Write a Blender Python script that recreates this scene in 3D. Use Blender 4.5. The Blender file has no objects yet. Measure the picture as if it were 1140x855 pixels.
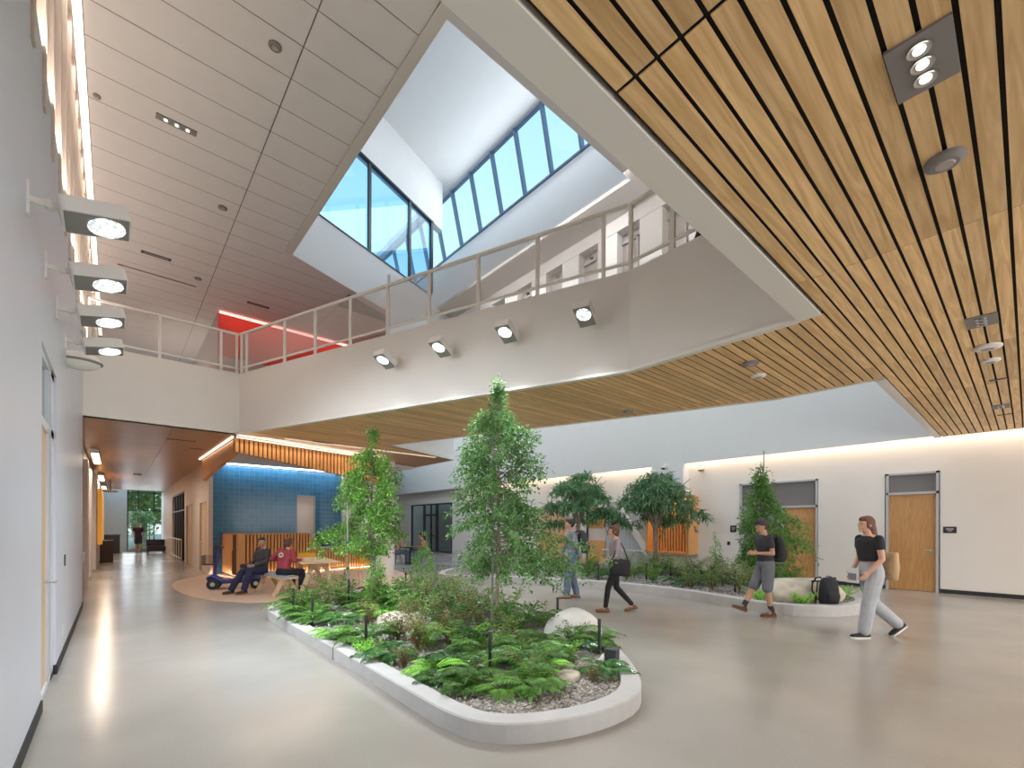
import bpy, bmesh, math, random
from mathutils import Vector, Matrix, Euler, noise
random.seed(7)
PI = math.pi
SC = bpy.context.scene
COL = SC.collection

# ------------------------------------------------------------------ camera, world, big lights, exposure
YAW = math.radians(-41.26)
cam = bpy.data.cameras.new('camera')
camo = bpy.data.objects.new('camera', cam)
COL.objects.link(camo)
camo.matrix_world = (Matrix.Translation((0, 0, 1.6)) @ Matrix.Rotation(YAW, 4, 'Z')
                     @ Matrix.Rotation(PI / 2, 4, 'X') @ Matrix.Rotation(0.0028, 4, 'Z'))
cam.sensor_width = 36
cam.lens = 36 * 505 / 1140
cam.shift_y = (586.8 - 427.5) / 1140
cam.clip_start = 0.05
cam.clip_end = 400
SC.camera = camo

SC.view_settings.view_transform = 'Standard'
SC.view_settings.look = 'None'
SC.view_settings.gamma = 1
SC.view_settings.exposure = 0.30
SC.view_settings.use_curve_mapping = False
SC.cycles.max_bounces = 8
SC.cycles.diffuse_bounces = 5
SC.cycles.glossy_bounces = 3
SC.cycles.transparent_max_bounces = 16
SC.cycles.transmission_bounces = 4
SC.cycles.sample_clamp_indirect = 4
SC.cycles.caustics_reflective = False
SC.cycles.caustics_refractive = False
SC.cycles.use_denoising = True

W = bpy.data.worlds.new('world')
SC.world = W
W.use_nodes = True
nt = W.node_tree
nt.nodes.clear()
wo = nt.nodes.new('ShaderNodeOutputWorld')
bgd = nt.nodes.new('ShaderNodeBackground')
tc = nt.nodes.new('ShaderNodeTexCoord')
sx = nt.nodes.new('ShaderNodeSeparateXYZ')
cr = nt.nodes.new('ShaderNodeValToRGB')
cr.color_ramp.elements[0].position = 0.0
cr.color_ramp.elements[0].color = (0.80, 0.90, 0.92, 1)
cr.color_ramp.elements[1].position = 1.0
cr.color_ramp.elements[1].color = (0.16, 0.40, 0.85, 1)
e = cr.color_ramp.elements.new(0.55)
e.color = (0.52, 0.80, 0.90, 1)
nt.links.new(tc.outputs['Generated'], sx.inputs[0])
nt.links.new(sx.outputs['Z'], cr.inputs[0])
nt.links.new(cr.outputs[0], bgd.inputs[0])
bgd.inputs[1].default_value = 1.2
nt.links.new(bgd.outputs[0], wo.inputs[0])


def area(name, loc, rot, sx_, sy_, power, color=(1, 1, 1)):
    l = bpy.data.lights.new(name, 'AREA')
    l.shape = 'RECTANGLE'
    l.size = sx_
    l.size_y = sy_
    l.energy = power
    l.color = color
    o = bpy.data.objects.new(name, l)
    COL.objects.link(o)
    o.location = loc
    o.rotation_euler = rot
    return o


def spot(name, loc, target, power, color=(1, 1, 1), angle=100, blend=0.8, rad=0.06):
    l = bpy.data.lights.new(name, 'SPOT')
    l.energy = power
    l.color = color
    l.spot_size = math.radians(angle)
    l.spot_blend = blend
    l.shadow_soft_size = rad
    o = bpy.data.objects.new(name, l)
    COL.objects.link(o)
    o.location = loc
    d = Vector(target) - Vector(loc)
    o.rotation_euler = d.to_track_quat('-Z', 'Y').to_euler()
    return o


DAY = (0.80, 0.90, 1.0)
WARM = (1.0, 0.80, 0.62)
NEUT = (1.0, 0.86, 0.74)
# daylight entering through the roof monitor, the roof light over the rear void and the south windows
area('daylight_roof_monitor', (6.0, 8.6, 14.3), (0, 0, 0), 4.5, 6.0, 45, DAY)
area('daylight_clerestory', (9.75, 9.5, 13.3), (0, math.radians(82), 0), 1.6, 9.0, 130, (.88, .94, 1))
area('daylight_rear_void', (11.6, 13.5, 8.3), (0, 0, 0), 5.5, 24, 430, (0.93, 0.96, 1))
area('daylight_south_windows', (7.4, -7.6, 2.0), (PI / 2, 0, 0), 15, 3.4, 640, (0.95, 0.97, 1))
area('daylight_hall_end', (1.6, 37.6, 1.9), (-PI / 2, 0, 0), 2.4, 3.4, 40, DAY)


# ------------------------------------------------------------------ materials
MATS = {}


def node_mat(name):
    m = bpy.data.materials.new(name)
    m.use_nodes = True
    n = m.node_tree
    n.nodes.clear()
    out = n.nodes.new('ShaderNodeOutputMaterial')
    p = n.nodes.new('ShaderNodeBsdfPrincipled')
    n.links.new(p.outputs[0], out.inputs[0])
    return m, n, p, out


def mat(name, col, rough=0.6, metal=0.0, var=0.0, scale=6, bump=0.0, bscale=60, stretch=(1, 1, 1), emit=None, est=0, spec=0.5, island=0.0):
    if name in MATS:
        return MATS[name]
    m, n, p, out = node_mat(name)
    c = (*col, 1)
    p.inputs['Base Color'].default_value = c
    p.inputs['Roughness'].default_value = rough
    p.inputs['Metallic'].default_value = metal
    p.inputs['Specular IOR Level'].default_value = spec
    t = n.nodes.new('ShaderNodeTexCoord')
    mp = n.nodes.new('ShaderNodeMapping')
    mp.inputs['Scale'].default_value = stretch
    n.links.new(t.outputs['Object'], mp.inputs[0])
    if var > 0:
        nz = n.nodes.new('ShaderNodeTexNoise')
        nz.inputs['Scale'].default_value = scale
        nz.inputs['Detail'].default_value = 5
        n.links.new(mp.outputs[0], nz.inputs[0])
        r = n.nodes.new('ShaderNodeValToRGB')
        r.color_ramp.elements[0].position = 0.3
        r.color_ramp.elements[1].position = 0.7
        r.color_ramp.elements[0].color = (*[max(0, v * (1 - var)) for v in col], 1)
        r.color_ramp.elements[1].color = (*[min(1, v * (1 + var)) for v in col], 1)
        n.links.new(nz.outputs['Fac'], r.inputs[0])
        last = r.outputs[0]
        if island > 0:
            last = island_mul(n, last, island)
        n.links.new(last, p.inputs['Base Color'])
    if bump > 0:
        nz = n.nodes.new('ShaderNodeTexNoise')
        nz.inputs['Scale'].default_value = bscale
        n.links.new(mp.outputs[0], nz.inputs[0])
        b = n.nodes.new('ShaderNodeBump')
        b.inputs['Strength'].default_value = bump
        b.inputs['Distance'].default_value = 0.01
        n.links.new(nz.outputs['Fac'], b.inputs['Height'])
        n.links.new(b.outputs[0], p.inputs['Normal'])
    if emit:
        p.inputs['Emission Color'].default_value = (*emit, 1)
        p.inputs['Emission Strength'].default_value = est
    MATS[name] = m
    return m


def island_mul(n, sock, amt):
    g = n.nodes.new('ShaderNodeNewGeometry')
    mr = n.nodes.new('ShaderNodeMapRange')
    mr.inputs['To Min'].default_value = 1 - amt
    mr.inputs['To Max'].default_value = 1 + amt
    n.links.new(g.outputs['Random Per Island'], mr.inputs[0])
    mx = n.nodes.new('ShaderNodeMix')
    mx.data_type = 'RGBA'
    mx.blend_type = 'MULTIPLY'
    mx.inputs['Factor'].default_value = 1
    n.links.new(sock, mx.inputs['A'])
    n.links.new(mr.outputs[0], mx.inputs['B'])
    return mx.outputs['Result']


def wood(name, c1, c2, along='X', rough=0.45, island=0.18, scale=1.0, coat=0.0):
    m, n, p, out = node_mat(name)
    t = n.nodes.new('ShaderNodeTexCoord')
    g = n.nodes.new('ShaderNodeNewGeometry')
    add = n.nodes.new('ShaderNodeVectorMath')
    add.operation = 'ADD'
    sc_ = n.nodes.new('ShaderNodeVectorMath')
    sc_.operation = 'SCALE'
    cmb = n.nodes.new('ShaderNodeCombineXYZ')
    for i in range(3):
        n.links.new(g.outputs['Random Per Island'], cmb.inputs[i])
    sc_.inputs['Scale'].default_value = 37.0
    n.links.new(cmb.outputs[0], sc_.inputs[0])
    n.links.new(t.outputs['Object'], add.inputs[0])
    n.links.new(sc_.outputs[0], add.inputs[1])
    mp = n.nodes.new('ShaderNodeMapping')
    s = {'X': (0.9, 14, 14), 'Y': (14, 0.9, 14), 'Z': (14, 14, 0.9)}[along]
    mp.inputs['Scale'].default_value = tuple(v * scale for v in s)
    n.links.new(add.outputs[0], mp.inputs[0])
    nz = n.nodes.new('ShaderNodeTexNoise')
    nz.inputs['Scale'].default_value = 1.2
    nz.inputs['Detail'].default_value = 6
    nz.inputs['Distortion'].default_value = 1.6
    n.links.new(mp.outputs[0], nz.inputs[0])
    r = n.nodes.new('ShaderNodeValToRGB')
    r.color_ramp.elements[0].position = 0.33
    r.color_ramp.elements[1].position = 0.66
    r.color_ramp.elements[0].color = (*c1, 1)
    r.color_ramp.elements[1].color = (*c2, 1)
    n.links.new(nz.outputs['Fac'], r.inputs[0])
    n.links.new(island_mul(n, r.outputs[0], island), p.inputs['Base Color'])
    p.inputs['Roughness'].default_value = rough
    p.inputs['Coat Weight'].default_value = coat
    MATS[name] = m
    return m


def leafmat(name, c1, c2, rough=0.4, trans=0.35, tint=(0.5, 0.9, 0.15)):
    m, n, p, out = node_mat(name)
    g = n.nodes.new('ShaderNodeNewGeometry')
    r = n.nodes.new('ShaderNodeValToRGB')
    r.color_ramp.elements[0].color = (*c1, 1)
    r.color_ramp.elements[1].color = (*c2, 1)
    n.links.new(g.outputs['Random Per Island'], r.inputs[0])
    oi = n.nodes.new('ShaderNodeObjectInfo')
    om = n.nodes.new('ShaderNodeMapRange')
    om.inputs['To Min'].default_value = 0.62
    om.inputs['To Max'].default_value = 1.25
    n.links.new(oi.outputs['Random'], om.inputs[0])
    ov = n.nodes.new('ShaderNodeMix')
    ov.data_type = 'RGBA'
    ov.blend_type = 'MULTIPLY'
    ov.inputs['Factor'].default_value = 1
    n.links.new(r.outputs[0], ov.inputs['A'])
    n.links.new(om.outputs[0], ov.inputs['B'])
    n.links.new(ov.outputs['Result'], p.inputs['Base Color'])
    p.inputs['Roughness'].default_value = rough
    tr = n.nodes.new('ShaderNodeBsdfTranslucent')
    mx = n.nodes.new('ShaderNodeMix')
    mx.data_type = 'RGBA'
    mx.blend_type = 'MULTIPLY'
    mx.inputs['Factor'].default_value = 0.5
    n.links.new(r.outputs[0], mx.inputs['A'])
    mx.inputs['B'].default_value = (*tint, 1)
    n.links.new(ov.outputs['Result'], tr.inputs[0])
    ms = n.nodes.new('ShaderNodeMixShader')
    ms.inputs[0].default_value = trans
    n.links.new(p.outputs[0], ms.inputs[1])
    n.links.new(tr.outputs[0], ms.inputs[2])
    n.links.new(ms.outputs[0], out.inputs[0])
    MATS[name] = m
    return m


def glass(name, tint=(0.85, 0.93, 0.95), refl=0.12):
    m = bpy.data.materials.new(name)
    m.use_nodes = True
    n = m.node_tree
    n.nodes.clear()
    out = n.nodes.new('ShaderNodeOutputMaterial')
    tr = n.nodes.new('ShaderNodeBsdfTransparent')
    tr.inputs[0].default_value = (*tint, 1)
    gl = n.nodes.new('ShaderNodeBsdfGlossy')
    gl.inputs['Roughness'].default_value = 0.02
    lw_ = n.nodes.new('ShaderNodeLayerWeight')
    lw_.inputs[0].default_value = 0.5
    pw = n.nodes.new('ShaderNodeMath')
    pw.operation = 'POWER'
    pw.inputs[1].default_value = 4.0
    n.links.new(lw_.outputs['Facing'], pw.inputs[0])
    mth = n.nodes.new('ShaderNodeMath')
    mth.operation = 'MULTIPLY_ADD'
    mth.inputs[1].default_value = 0.7
    mth.inputs[2].default_value = refl * 0.35
    n.links.new(pw.outputs[0], mth.inputs[0])
    ms = n.nodes.new('ShaderNodeMixShader')
    n.links.new(mth.outputs[0], ms.inputs[0])
    n.links.new(tr.outputs[0], ms.inputs[1])
    n.links.new(gl.outputs[0], ms.inputs[2])
    n.links.new(ms.outputs[0], out.inputs[0])
    MATS[name] = m
    return m


def meshpanel(name, col, alpha, stripes=0):
    m, n, p, out = node_mat(name)
    p.inputs['Base Color'].default_value = (*col, 1)
    p.inputs['Roughness'].default_value = 0.5
    p.inputs['Alpha'].default_value = alpha
    MATS[name] = m
    return m


white = mat('white_paint', (0.76, 0.715, 0.67), 0.75, var=0.015, scale=2)
white_cool = mat('white_paint_plain', (0.74, 0.735, 0.73), 0.8, var=0.012, scale=2)
satin = mat('satin_white_paint', (0.66, 0.68, 0.75), 0.38, var=0.02, scale=1.2)
cream = mat('cream_rail_paint', (0.78, 0.74, 0.68), 0.45)
tile_c = mat('ceiling_tile', (0.70, 0.665, 0.64), 0.85, var=0.02, scale=3, bump=0.05, bscale=200)
groove = mat('ceiling_tile_joint', (0.20, 0.185, 0.175), 0.9)
greyceil = mat('grey_soffit_paint', (0.60, 0.58, 0.565), 0.8)
black = mat('black_backing', (0.018, 0.014, 0.012), 0.9)
blackm = mat('black_metal', (0.022, 0.022, 0.026), 0.4)
darkgrey = mat('dark_bronze_frame', (0.05, 0.05, 0.055), 0.4, metal=0.3)
greyfr = mat('grey_door_frame', (0.45, 0.45, 0.46), 0.45)
bluefr = mat('blue_grey_window_frame', (0.16, 0.24, 0.38), 0.4, metal=0.2)
steel = mat('brushed_steel', (0.62, 0.62, 0.62), 0.3, metal=1.0)
base_m = mat('black_rubber_base', (0.02, 0.02, 0.022), 0.6)
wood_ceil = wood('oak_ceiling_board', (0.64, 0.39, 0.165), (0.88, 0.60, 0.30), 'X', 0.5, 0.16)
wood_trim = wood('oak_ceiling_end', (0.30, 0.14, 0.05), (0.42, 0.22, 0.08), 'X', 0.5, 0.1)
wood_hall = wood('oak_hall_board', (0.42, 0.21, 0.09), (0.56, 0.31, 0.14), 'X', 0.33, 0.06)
wood_slat = wood('oak_slat', (0.62, 0.28, 0.09), (0.76, 0.40, 0.15), 'Z', 0.45, 0.1)
wood_door = wood('oak_door_veneer', (0.42, 0.20, 0.065), (0.56, 0.30, 0.11), 'Z', 0.4, 0.05, 1.6)
wood_pale = wood('pale_birch', (0.62, 0.42, 0.24), (0.72, 0.52, 0.33), 'Z', 0.45, 0.05)
tan_panel = mat('dark_slot', (0.10, 0.045, 0.02), 0.8)
beige = mat('beige_panel', (0.66, 0.56, 0.48), 0.5, var=0.04, scale=3, stretch=(1, 1, 0.2))
em_white = mat('led_cool_white', (1, 1, 1), 0.5, emit=(0.88, 0.95, 1.0), est=9)
em_strip = mat('led_warm_strip', (1, 1, 1), 0.5, emit=(1.0, 0.80, 0.62), est=1.6)
em_strip_hi = mat('led_cove_white', (1, 1, 1), 0.5, emit=(1.0, 0.86, 0.76), est=1.5)
em_red = mat('led_red_strip', (1, 1, 1), 0.5, emit=(1.0, 0.30, 0.26), est=2.2)
em_down = mat('led_downlight', (1, 1, 1), 0.5, emit=(1.0, 0.9, 0.8), est=3)
def led_array():
    m, n, p, out = node_mat('led_array_face')
    t = n.nodes.new('ShaderNodeTexCoord')
    v = n.nodes.new('ShaderNodeTexVoronoi'); v.inputs['Scale'].default_value = 32
    n.links.new(t.outputs['Object'], v.inputs[0])
    mr = n.nodes.new('ShaderNodeMapRange')
    mr.inputs['From Min'].default_value = 0.25; mr.inputs['From Max'].default_value = 0.6
    mr.inputs['To Min'].default_value = 2.2; mr.inputs['To Max'].default_value = 0.35
    n.links.new(v.outputs['Distance'], mr.inputs[0])
    p.inputs['Emission Color'].default_value = (.88, .95, 1, 1)
    n.links.new(mr.outputs[0], p.inputs['Emission Strength'])
    MATS['led_array_face'] = m
    return m


em_led = led_array()
gl_clear = glass('clear_glass')
gl_blue = glass('blue_reflect_glass', (0.50, 0.74, 0.95), 0.25)  # blue of the reflections put into the tint
gl_dark = glass('dark_tinted_glass', (0.42, 0.48, 0.46), 0.35)
infill = meshpanel('fine_wire_mesh_infill', (0.62, 0.57, 0.54), 0.30)
metalgrey = mat('grey_powder_coat', (0.22, 0.20, 0.19), 0.5)
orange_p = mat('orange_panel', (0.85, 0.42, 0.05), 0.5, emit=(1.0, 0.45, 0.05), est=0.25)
rustred = mat('rust_red_panel', (0.42, 0.12, 0.07), 0.6, var=0.1)


# floor: polished concrete
def make_floor_mat():
    m, n, p, out = node_mat('polished_concrete')
    t = n.nodes.new('ShaderNodeTexCoord')
    a = n.nodes.new('ShaderNodeTexNoise'); a.inputs['Scale'].default_value = 0.45; a.inputs['Detail'].default_value = 6
    b = n.nodes.new('ShaderNodeTexNoise'); b.inputs['Scale'].default_value = 110; b.inputs['Detail'].default_value = 3
    n.links.new(t.outputs['Object'], a.inputs[0]); n.links.new(t.outputs['Object'], b.inputs[0])
    r = n.nodes.new('ShaderNodeValToRGB')
    r.color_ramp.elements[0].position = 0.15; r.color_ramp.elements[1].position = 0.9
    r.color_ramp.elements[0].color = (0.27, 0.25, 0.228, 1)
    r.color_ramp.elements[1].color = (0.47, 0.445, 0.41, 1)
    n.links.new(a.outputs['Fac'], r.inputs[0])
    r2 = n.nodes.new('ShaderNodeValToRGB')
    r2.color_ramp.elements[0].position = 0.4; r2.color_ramp.elements[1].position = 0.62
    r2.color_ramp.elements[0].color = (0.92, 0.915, 0.91, 1); r2.color_ramp.elements[1].color = (1.04, 1.04, 1.03, 1)
    n.links.new(b.outputs['Fac'], r2.inputs[0])
    mx = n.nodes.new('ShaderNodeMix'); mx.data_type = 'RGBA'; mx.blend_type = 'MULTIPLY'; mx.inputs['Factor'].default_value = 1
    n.links.new(r.outputs[0], mx.inputs['A']); n.links.new(r2.outputs[0], mx.inputs['B'])
    n.links.new(mx.outputs['Result'], p.inputs['Base Color'])
    p.inputs['Roughness'].default_value = 0.23
    mr = n.nodes.new('ShaderNodeMapRange')
    mr.inputs['To Min'].default_value = 0.13; mr.inputs['To Max'].default_value = 0.28
    n.links.new(a.outputs['Fac'], mr.inputs[0]); n.links.new(mr.outputs[0], p.inputs['Roughness'])
    MATS['polished_concrete'] = m
    return m


concrete_floor = make_floor_mat()
tan_floor = mat('tan_terrazzo', (0.60, 0.44, 0.34), 0.4, var=0.12, scale=45)
curb_m = mat('cast_concrete', (0.49, 0.485, 0.48), 0.7, var=0.07, scale=4, bump=0.15, bscale=40)


def make_tile_wall():
    m, n, p, out = node_mat('blue_glazed_tile')
    t = n.nodes.new('ShaderNodeTexCoord')
    s = n.nodes.new('ShaderNodeSeparateXYZ'); c = n.nodes.new('ShaderNodeCombineXYZ')
    n.links.new(t.outputs['Object'], s.inputs[0])
    n.links.new(s.outputs['X'], c.inputs[0]); n.links.new(s.outputs['Z'], c.inputs[1])
    b = n.nodes.new('ShaderNodeTexBrick')
    b.offset = 0
    b.inputs['Color1'].default_value = (0.035, 0.150, 0.27, 1)
    b.inputs['Color2'].default_value = (0.050, 0.185, 0.32, 1)
    b.inputs['Mortar'].default_value = (0.13, 0.25, 0.34, 1)
    b.inputs['Scale'].default_value = 1
    b.inputs['Mortar Size'].default_value = 0.005
    b.inputs['Brick Width'].default_value = 0.155
    b.inputs['Row Height'].default_value = 0.155
    n.links.new(c.outputs[0], b.inputs[0])
    n.links.new(b.outputs['Color'], p.inputs['Base Color'])
    p.inputs['Roughness'].default_value = 0.16
    p.inputs['Specular IOR Level'].default_value = 0.32
    nz = n.nodes.new('ShaderNodeTexNoise'); nz.inputs['Scale'].default_value = 7
    n.links.new(t.outputs['Object'], nz.inputs[0])
    bp = n.nodes.new('ShaderNodeBump'); bp.inputs['Strength'].default_value = 0.12; bp.inputs['Distance'].default_value = 0.02
    n.links.new(nz.outputs['Fac'], bp.inputs['Height']); n.links.new(bp.outputs[0], p.inputs['Normal'])
    MATS['blue_glazed_tile'] = m
    return m


blue_tile = make_tile_wall()


# ------------------------------------------------------------------ mesh helpers
class MB:
    def __init__(s):
        s.v = []; s.f = []; s.m = []; s.mats = []

    def mi(s, m):
        if m not in s.mats:
            s.mats.append(m)
        return s.mats.index(m)

    def poly(s, pts, m, flip=False):
        i = len(s.v); s.v += [tuple(p) for p in pts]
        r = list(range(i, i + len(pts)))
        s.f.append(r[::-1] if flip else r); s.m.append(s.mi(m))

    def box(s, x0, y0, z0, x1, y1, z1, m, M=None):
        c = [(x0, y0, z0), (x1, y0, z0), (x1, y1, z0), (x0, y1, z0), (x0, y0, z1), (x1, y0, z1), (x1, y1, z1), (x0, y1, z1)]
        if M:
            c = [tuple(M @ Vector(p)) for p in c]
        i = len(s.v); s.v += c; k = s.mi(m)
        for q in ((0, 3, 2, 1), (4, 5, 6, 7), (0, 1, 5, 4), (1, 2, 6, 5), (2, 3, 7, 6), (3, 0, 4, 7)):
            s.f.append([i + a for a in q]); s.m.append(k)
        return s

    def prism(s, pts, z0, z1, m, top=True, bottom=True):
        n = len(pts); i = len(s.v); k = s.mi(m)
        A = sum(pts[a][0] * pts[(a + 1) % n][1] - pts[(a + 1) % n][0] * pts[a][1] for a in range(n))
        if A < 0:
            pts = pts[::-1]
        s.v += [(p[0], p[1], z0) for p in pts] + [(p[0], p[1], z1) for p in pts]
        for a in range(n):
            b = (a + 1) % n
            s.f.append([i + a, i + b, i + n + b, i + n + a]); s.m.append(k)
        if top:
            s.f.append([i + n + a for a in range(n)]); s.m.append(k)
        if bottom:
            s.f.append([i + a for a in range(n)][::-1]); s.m.append(k)
        return s

    def beam(s, p, q, w, h, m, up=(0, 0, 1)):
        p = Vector(p); q = Vector(q); d = (q - p); L = d.length
        if L < 1e-6:
            return s
        d.normalize(); u = Vector(up)
        if abs(d.dot(u)) > 0.98:
            u = Vector((1, 0, 0))
        r = d.cross(u).normalized(); u = r.cross(d).normalized()
        c = []
        for t in (p, q):
            for a, b in ((-1, -1), (1, -1), (1, 1), (-1, 1)):
                c.append(tuple(t + r * (a * w / 2) + u * (b * h / 2)))
        i = len(s.v); s.v += c; k = s.mi(m)
        for f in ((0, 1, 2, 3), (7, 6, 5, 4), (0, 4, 5, 1), (1, 5, 6, 2), (2, 6, 7, 3), (3, 7, 4, 0)):
            s.f.append([i + a for a in f]); s.m.append(k)
        return s

    def tube(s, pts, rads, m, n=8, caps=True):
        pts = [Vector(p) for p in pts]
        if not isinstance(rads, (list, tuple)):
            rads = [rads] * len(pts)
        k = s.mi(m); rings = []; prev = None
        for j, p in enumerate(pts):
            d = (pts[min(j + 1, len(pts) - 1)] - pts[max(j - 1, 0)])
            if d.length < 1e-9:
                d = Vector((0, 0, 1))
            d.normalize()
            if prev is None:
                u = Vector((0, 0, 1)) if abs(d.z) < 0.9 else Vector((1, 0, 0))
            else:
                u = prev
            r = d.cross(u)
            if r.length < 1e-6:
                r = d.orthogonal()
            r.normalize(); u = r.cross(d).normalized(); prev = u
            i = len(s.v)
            for a in range(n):
                t = 2 * PI * a / n
                s.v.append(tuple(p + (r * math.cos(t) + u * math.sin(t)) * rads[j]))
            rings.append(i)
        for a, b in zip(rings, rings[1:]):
            for c in range(n):
                d = (c + 1) % n
                s.f.append([a + c, a + d, b + d, b + c]); s.m.append(k)
        if caps:
            s.f.append([rings[0] + c for c in range(n)][::-1]); s.m.append(k)
            s.f.append([rings[-1] + c for c in range(n)]); s.m.append(k)
        return s

    def lathe(s, prof, m, c=(0, 0, 0), n=20, sc=(1, 1), M=None):
        k = s.mi(m); rings = []
        for r, z in prof:
            i = len(s.v)
            for a in range(n):
                t = 2 * PI * a / n
                p = Vector((c[0] + r * math.cos(t) * sc[0], c[1] + r * math.sin(t) * sc[1], c[2] + z))
                s.v.append(tuple(M @ p if M else p))
            rings.append(i)
        for a, b in zip(rings, rings[1:]):
            for q in range(n):
                d = (q + 1) % n
                s.f.append([a + q, a + d, b + d, b + q]); s.m.append(k)
        s.f.append([rings[0] + q for q in range(n)][::-1]); s.m.append(k)
        s.f.append([rings[-1] + q for q in range(n)]); s.m.append(k)
        return s

    def ball(s, c, r, m, n=12, k=8, M=None):
        if not isinstance(r, (list, tuple)):
            r = (r, r, r)
        c = Vector(c); i = len(s.v); mm = s.mi(m)
        vs = [(0, 0, 1)]
        for a in range(1, k):
            t = PI * a / k
            for b in range(n):
                ph = 2 * PI * b / n
                vs.append((math.sin(t) * math.cos(ph), math.sin(t) * math.sin(ph), math.cos(t)))
        vs.append((0, 0, -1))
        for v in vs:
            q = Vector((v[0] * r[0], v[1] * r[1], v[2] * r[2]))
            if M:
                q = M @ q
            s.v.append(tuple(c + q))
        L = len(vs) - 1
        for b in range(n):
            d = (b + 1) % n
            s.f.append([i, i + 1 + b, i + 1 + d]); s.m.append(mm)
            for a in range(k - 2):
                o = i + 1 + a * n
                s.f.append([o + b, o + n + b, o + n + d, o + d]); s.m.append(mm)
            o = i + 1 + (k - 2) * n
            s.f.append([o + b, i + L, o + d]); s.m.append(mm)
        return s

    def build(s, name, parent=None, smooth=False, bevel=0.0, loc=None, segs=2):
        me = bpy.data.meshes.new(name)
        me.from_pydata(s.v, [], s.f)
        for m in s.mats:
            me.materials.append(m)
        me.polygons.foreach_set('material_index', s.m)
        if smooth:
            me.polygons.foreach_set('use_smooth', [True] * len(me.polygons))
        me.update()
        o = bpy.data.objects.new(name, me)
        COL.objects.link(o)
        if parent:
            o.parent = parent
        if loc:
            o.location = loc
        if bevel > 0:
            b = o.modifiers.new('bevel', 'BEVEL')
            b.width = bevel; b.segments = segs; b.limit_method = 'ANGLE'
        return o


def tag(o, label, cat, group=None, kind=None):
    o['label'] = label
    o['category'] = cat
    if group:
        o['group'] = group
    if kind:
        o['kind'] = kind
    return o


def struct(o, label=None):
    o['kind'] = 'structure'
    if label:
        o['label'] = label
    return o


def empty(name, loc=(0, 0, 0), rz=0.0, label=None, cat=None, group=None):
    o = bpy.data.objects.new(name, None)
    COL.objects.link(o)
    o.location = loc
    o.rotation_euler = (0, 0, rz)
    o.empty_display_size = 0.1
    if label:
        tag(o, label, cat, group)
    return o


def dup(root, loc, rz=0.0, scale=1.0, label=None, group=None):
    r = root.copy(); COL.objects.link(r)
    r.location = loc
    r.rotation_euler = (0, 0, rz)
    r.scale = (scale,) * 3 if not isinstance(scale, tuple) else scale
    if label:
        r['label'] = label
    if group:
        r['group'] = group
    for ch in list(root.children):
        c = ch.copy(); COL.objects.link(c); c.parent = r
        for g in list(ch.children):
            d = g.copy(); COL.objects.link(d); d.parent = c
    return r


def lerp(a, b, t):
    return a + (b - a) * t


def RZ(a):
    return Matrix.Rotation(a, 4, 'Z')


# ================================================================== STRUCTURE
ZC = 3.80          # underside of the boarded ceiling
Z2 = 8.45          # upper tiled ceiling
ZB = 5.25          # top of the balcony fascia
XL = -0.47         # left wall
XR = 15.40         # right wall
XF = 15.02         # fascia in front of the right wall
YS = -8.0

b = MB()
b.box(-3, YS - 0.3, -0.2, 17, 40, 0.0, concrete_floor)
struct(b.build('floor'))
# tan floor inlay in front of the counter
pts = [(2.33, 18.0), (1.75, 17.2), (1.36, 16.4), (1.18, 15.4), (1.14, 14.3), (1.20, 13.3), (1.34, 12.4), (1.62, 11.5), (2.1, 10.75),
       (2.75, 10.35), (3.6, 10.2), (4.6, 10.35), (5.7, 11.0), (6.6, 12.1), (7.3, 13.4), (7.8, 15.2), (8.05, 17.2), (7.9, 18.0)]
b = MB(); b.prism(pts, 0.0005, 0.004, tan_floor)
struct(b.build('floor_inlay'), 'tan terrazzo floor area with a curved edge before the counter')

# ---- boarded ceiling: rows of boards between dark gaps
DV1, DV2 = (2.22, 12.45), (5.47, 3.75)


def bounds(y):
    if y < 1.40:
        return (XL, XF)
    if y < 3.75:
        xl = 5.47
    elif y < 12.45:
        xl = lerp(5.47, 2.22, (y - 3.75) / 8.70)
    else:
        xl = -1.4
    if y < 2.9:
        xr = 8.50
    elif y < 11.33:
        xr = lerp(8.50, 5.62, (y - 2.9) / 8.43)
    elif y < 12.46:
        xr = lerp(5.62, 8.37, (y - 11.33) / 1.13)
    else:
        xr = 8.40
    if y > 13.0 and y < 17.9:
        pass
    if y >= 18.0:
        xr = 2.45
    return (xl, xr)


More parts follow.
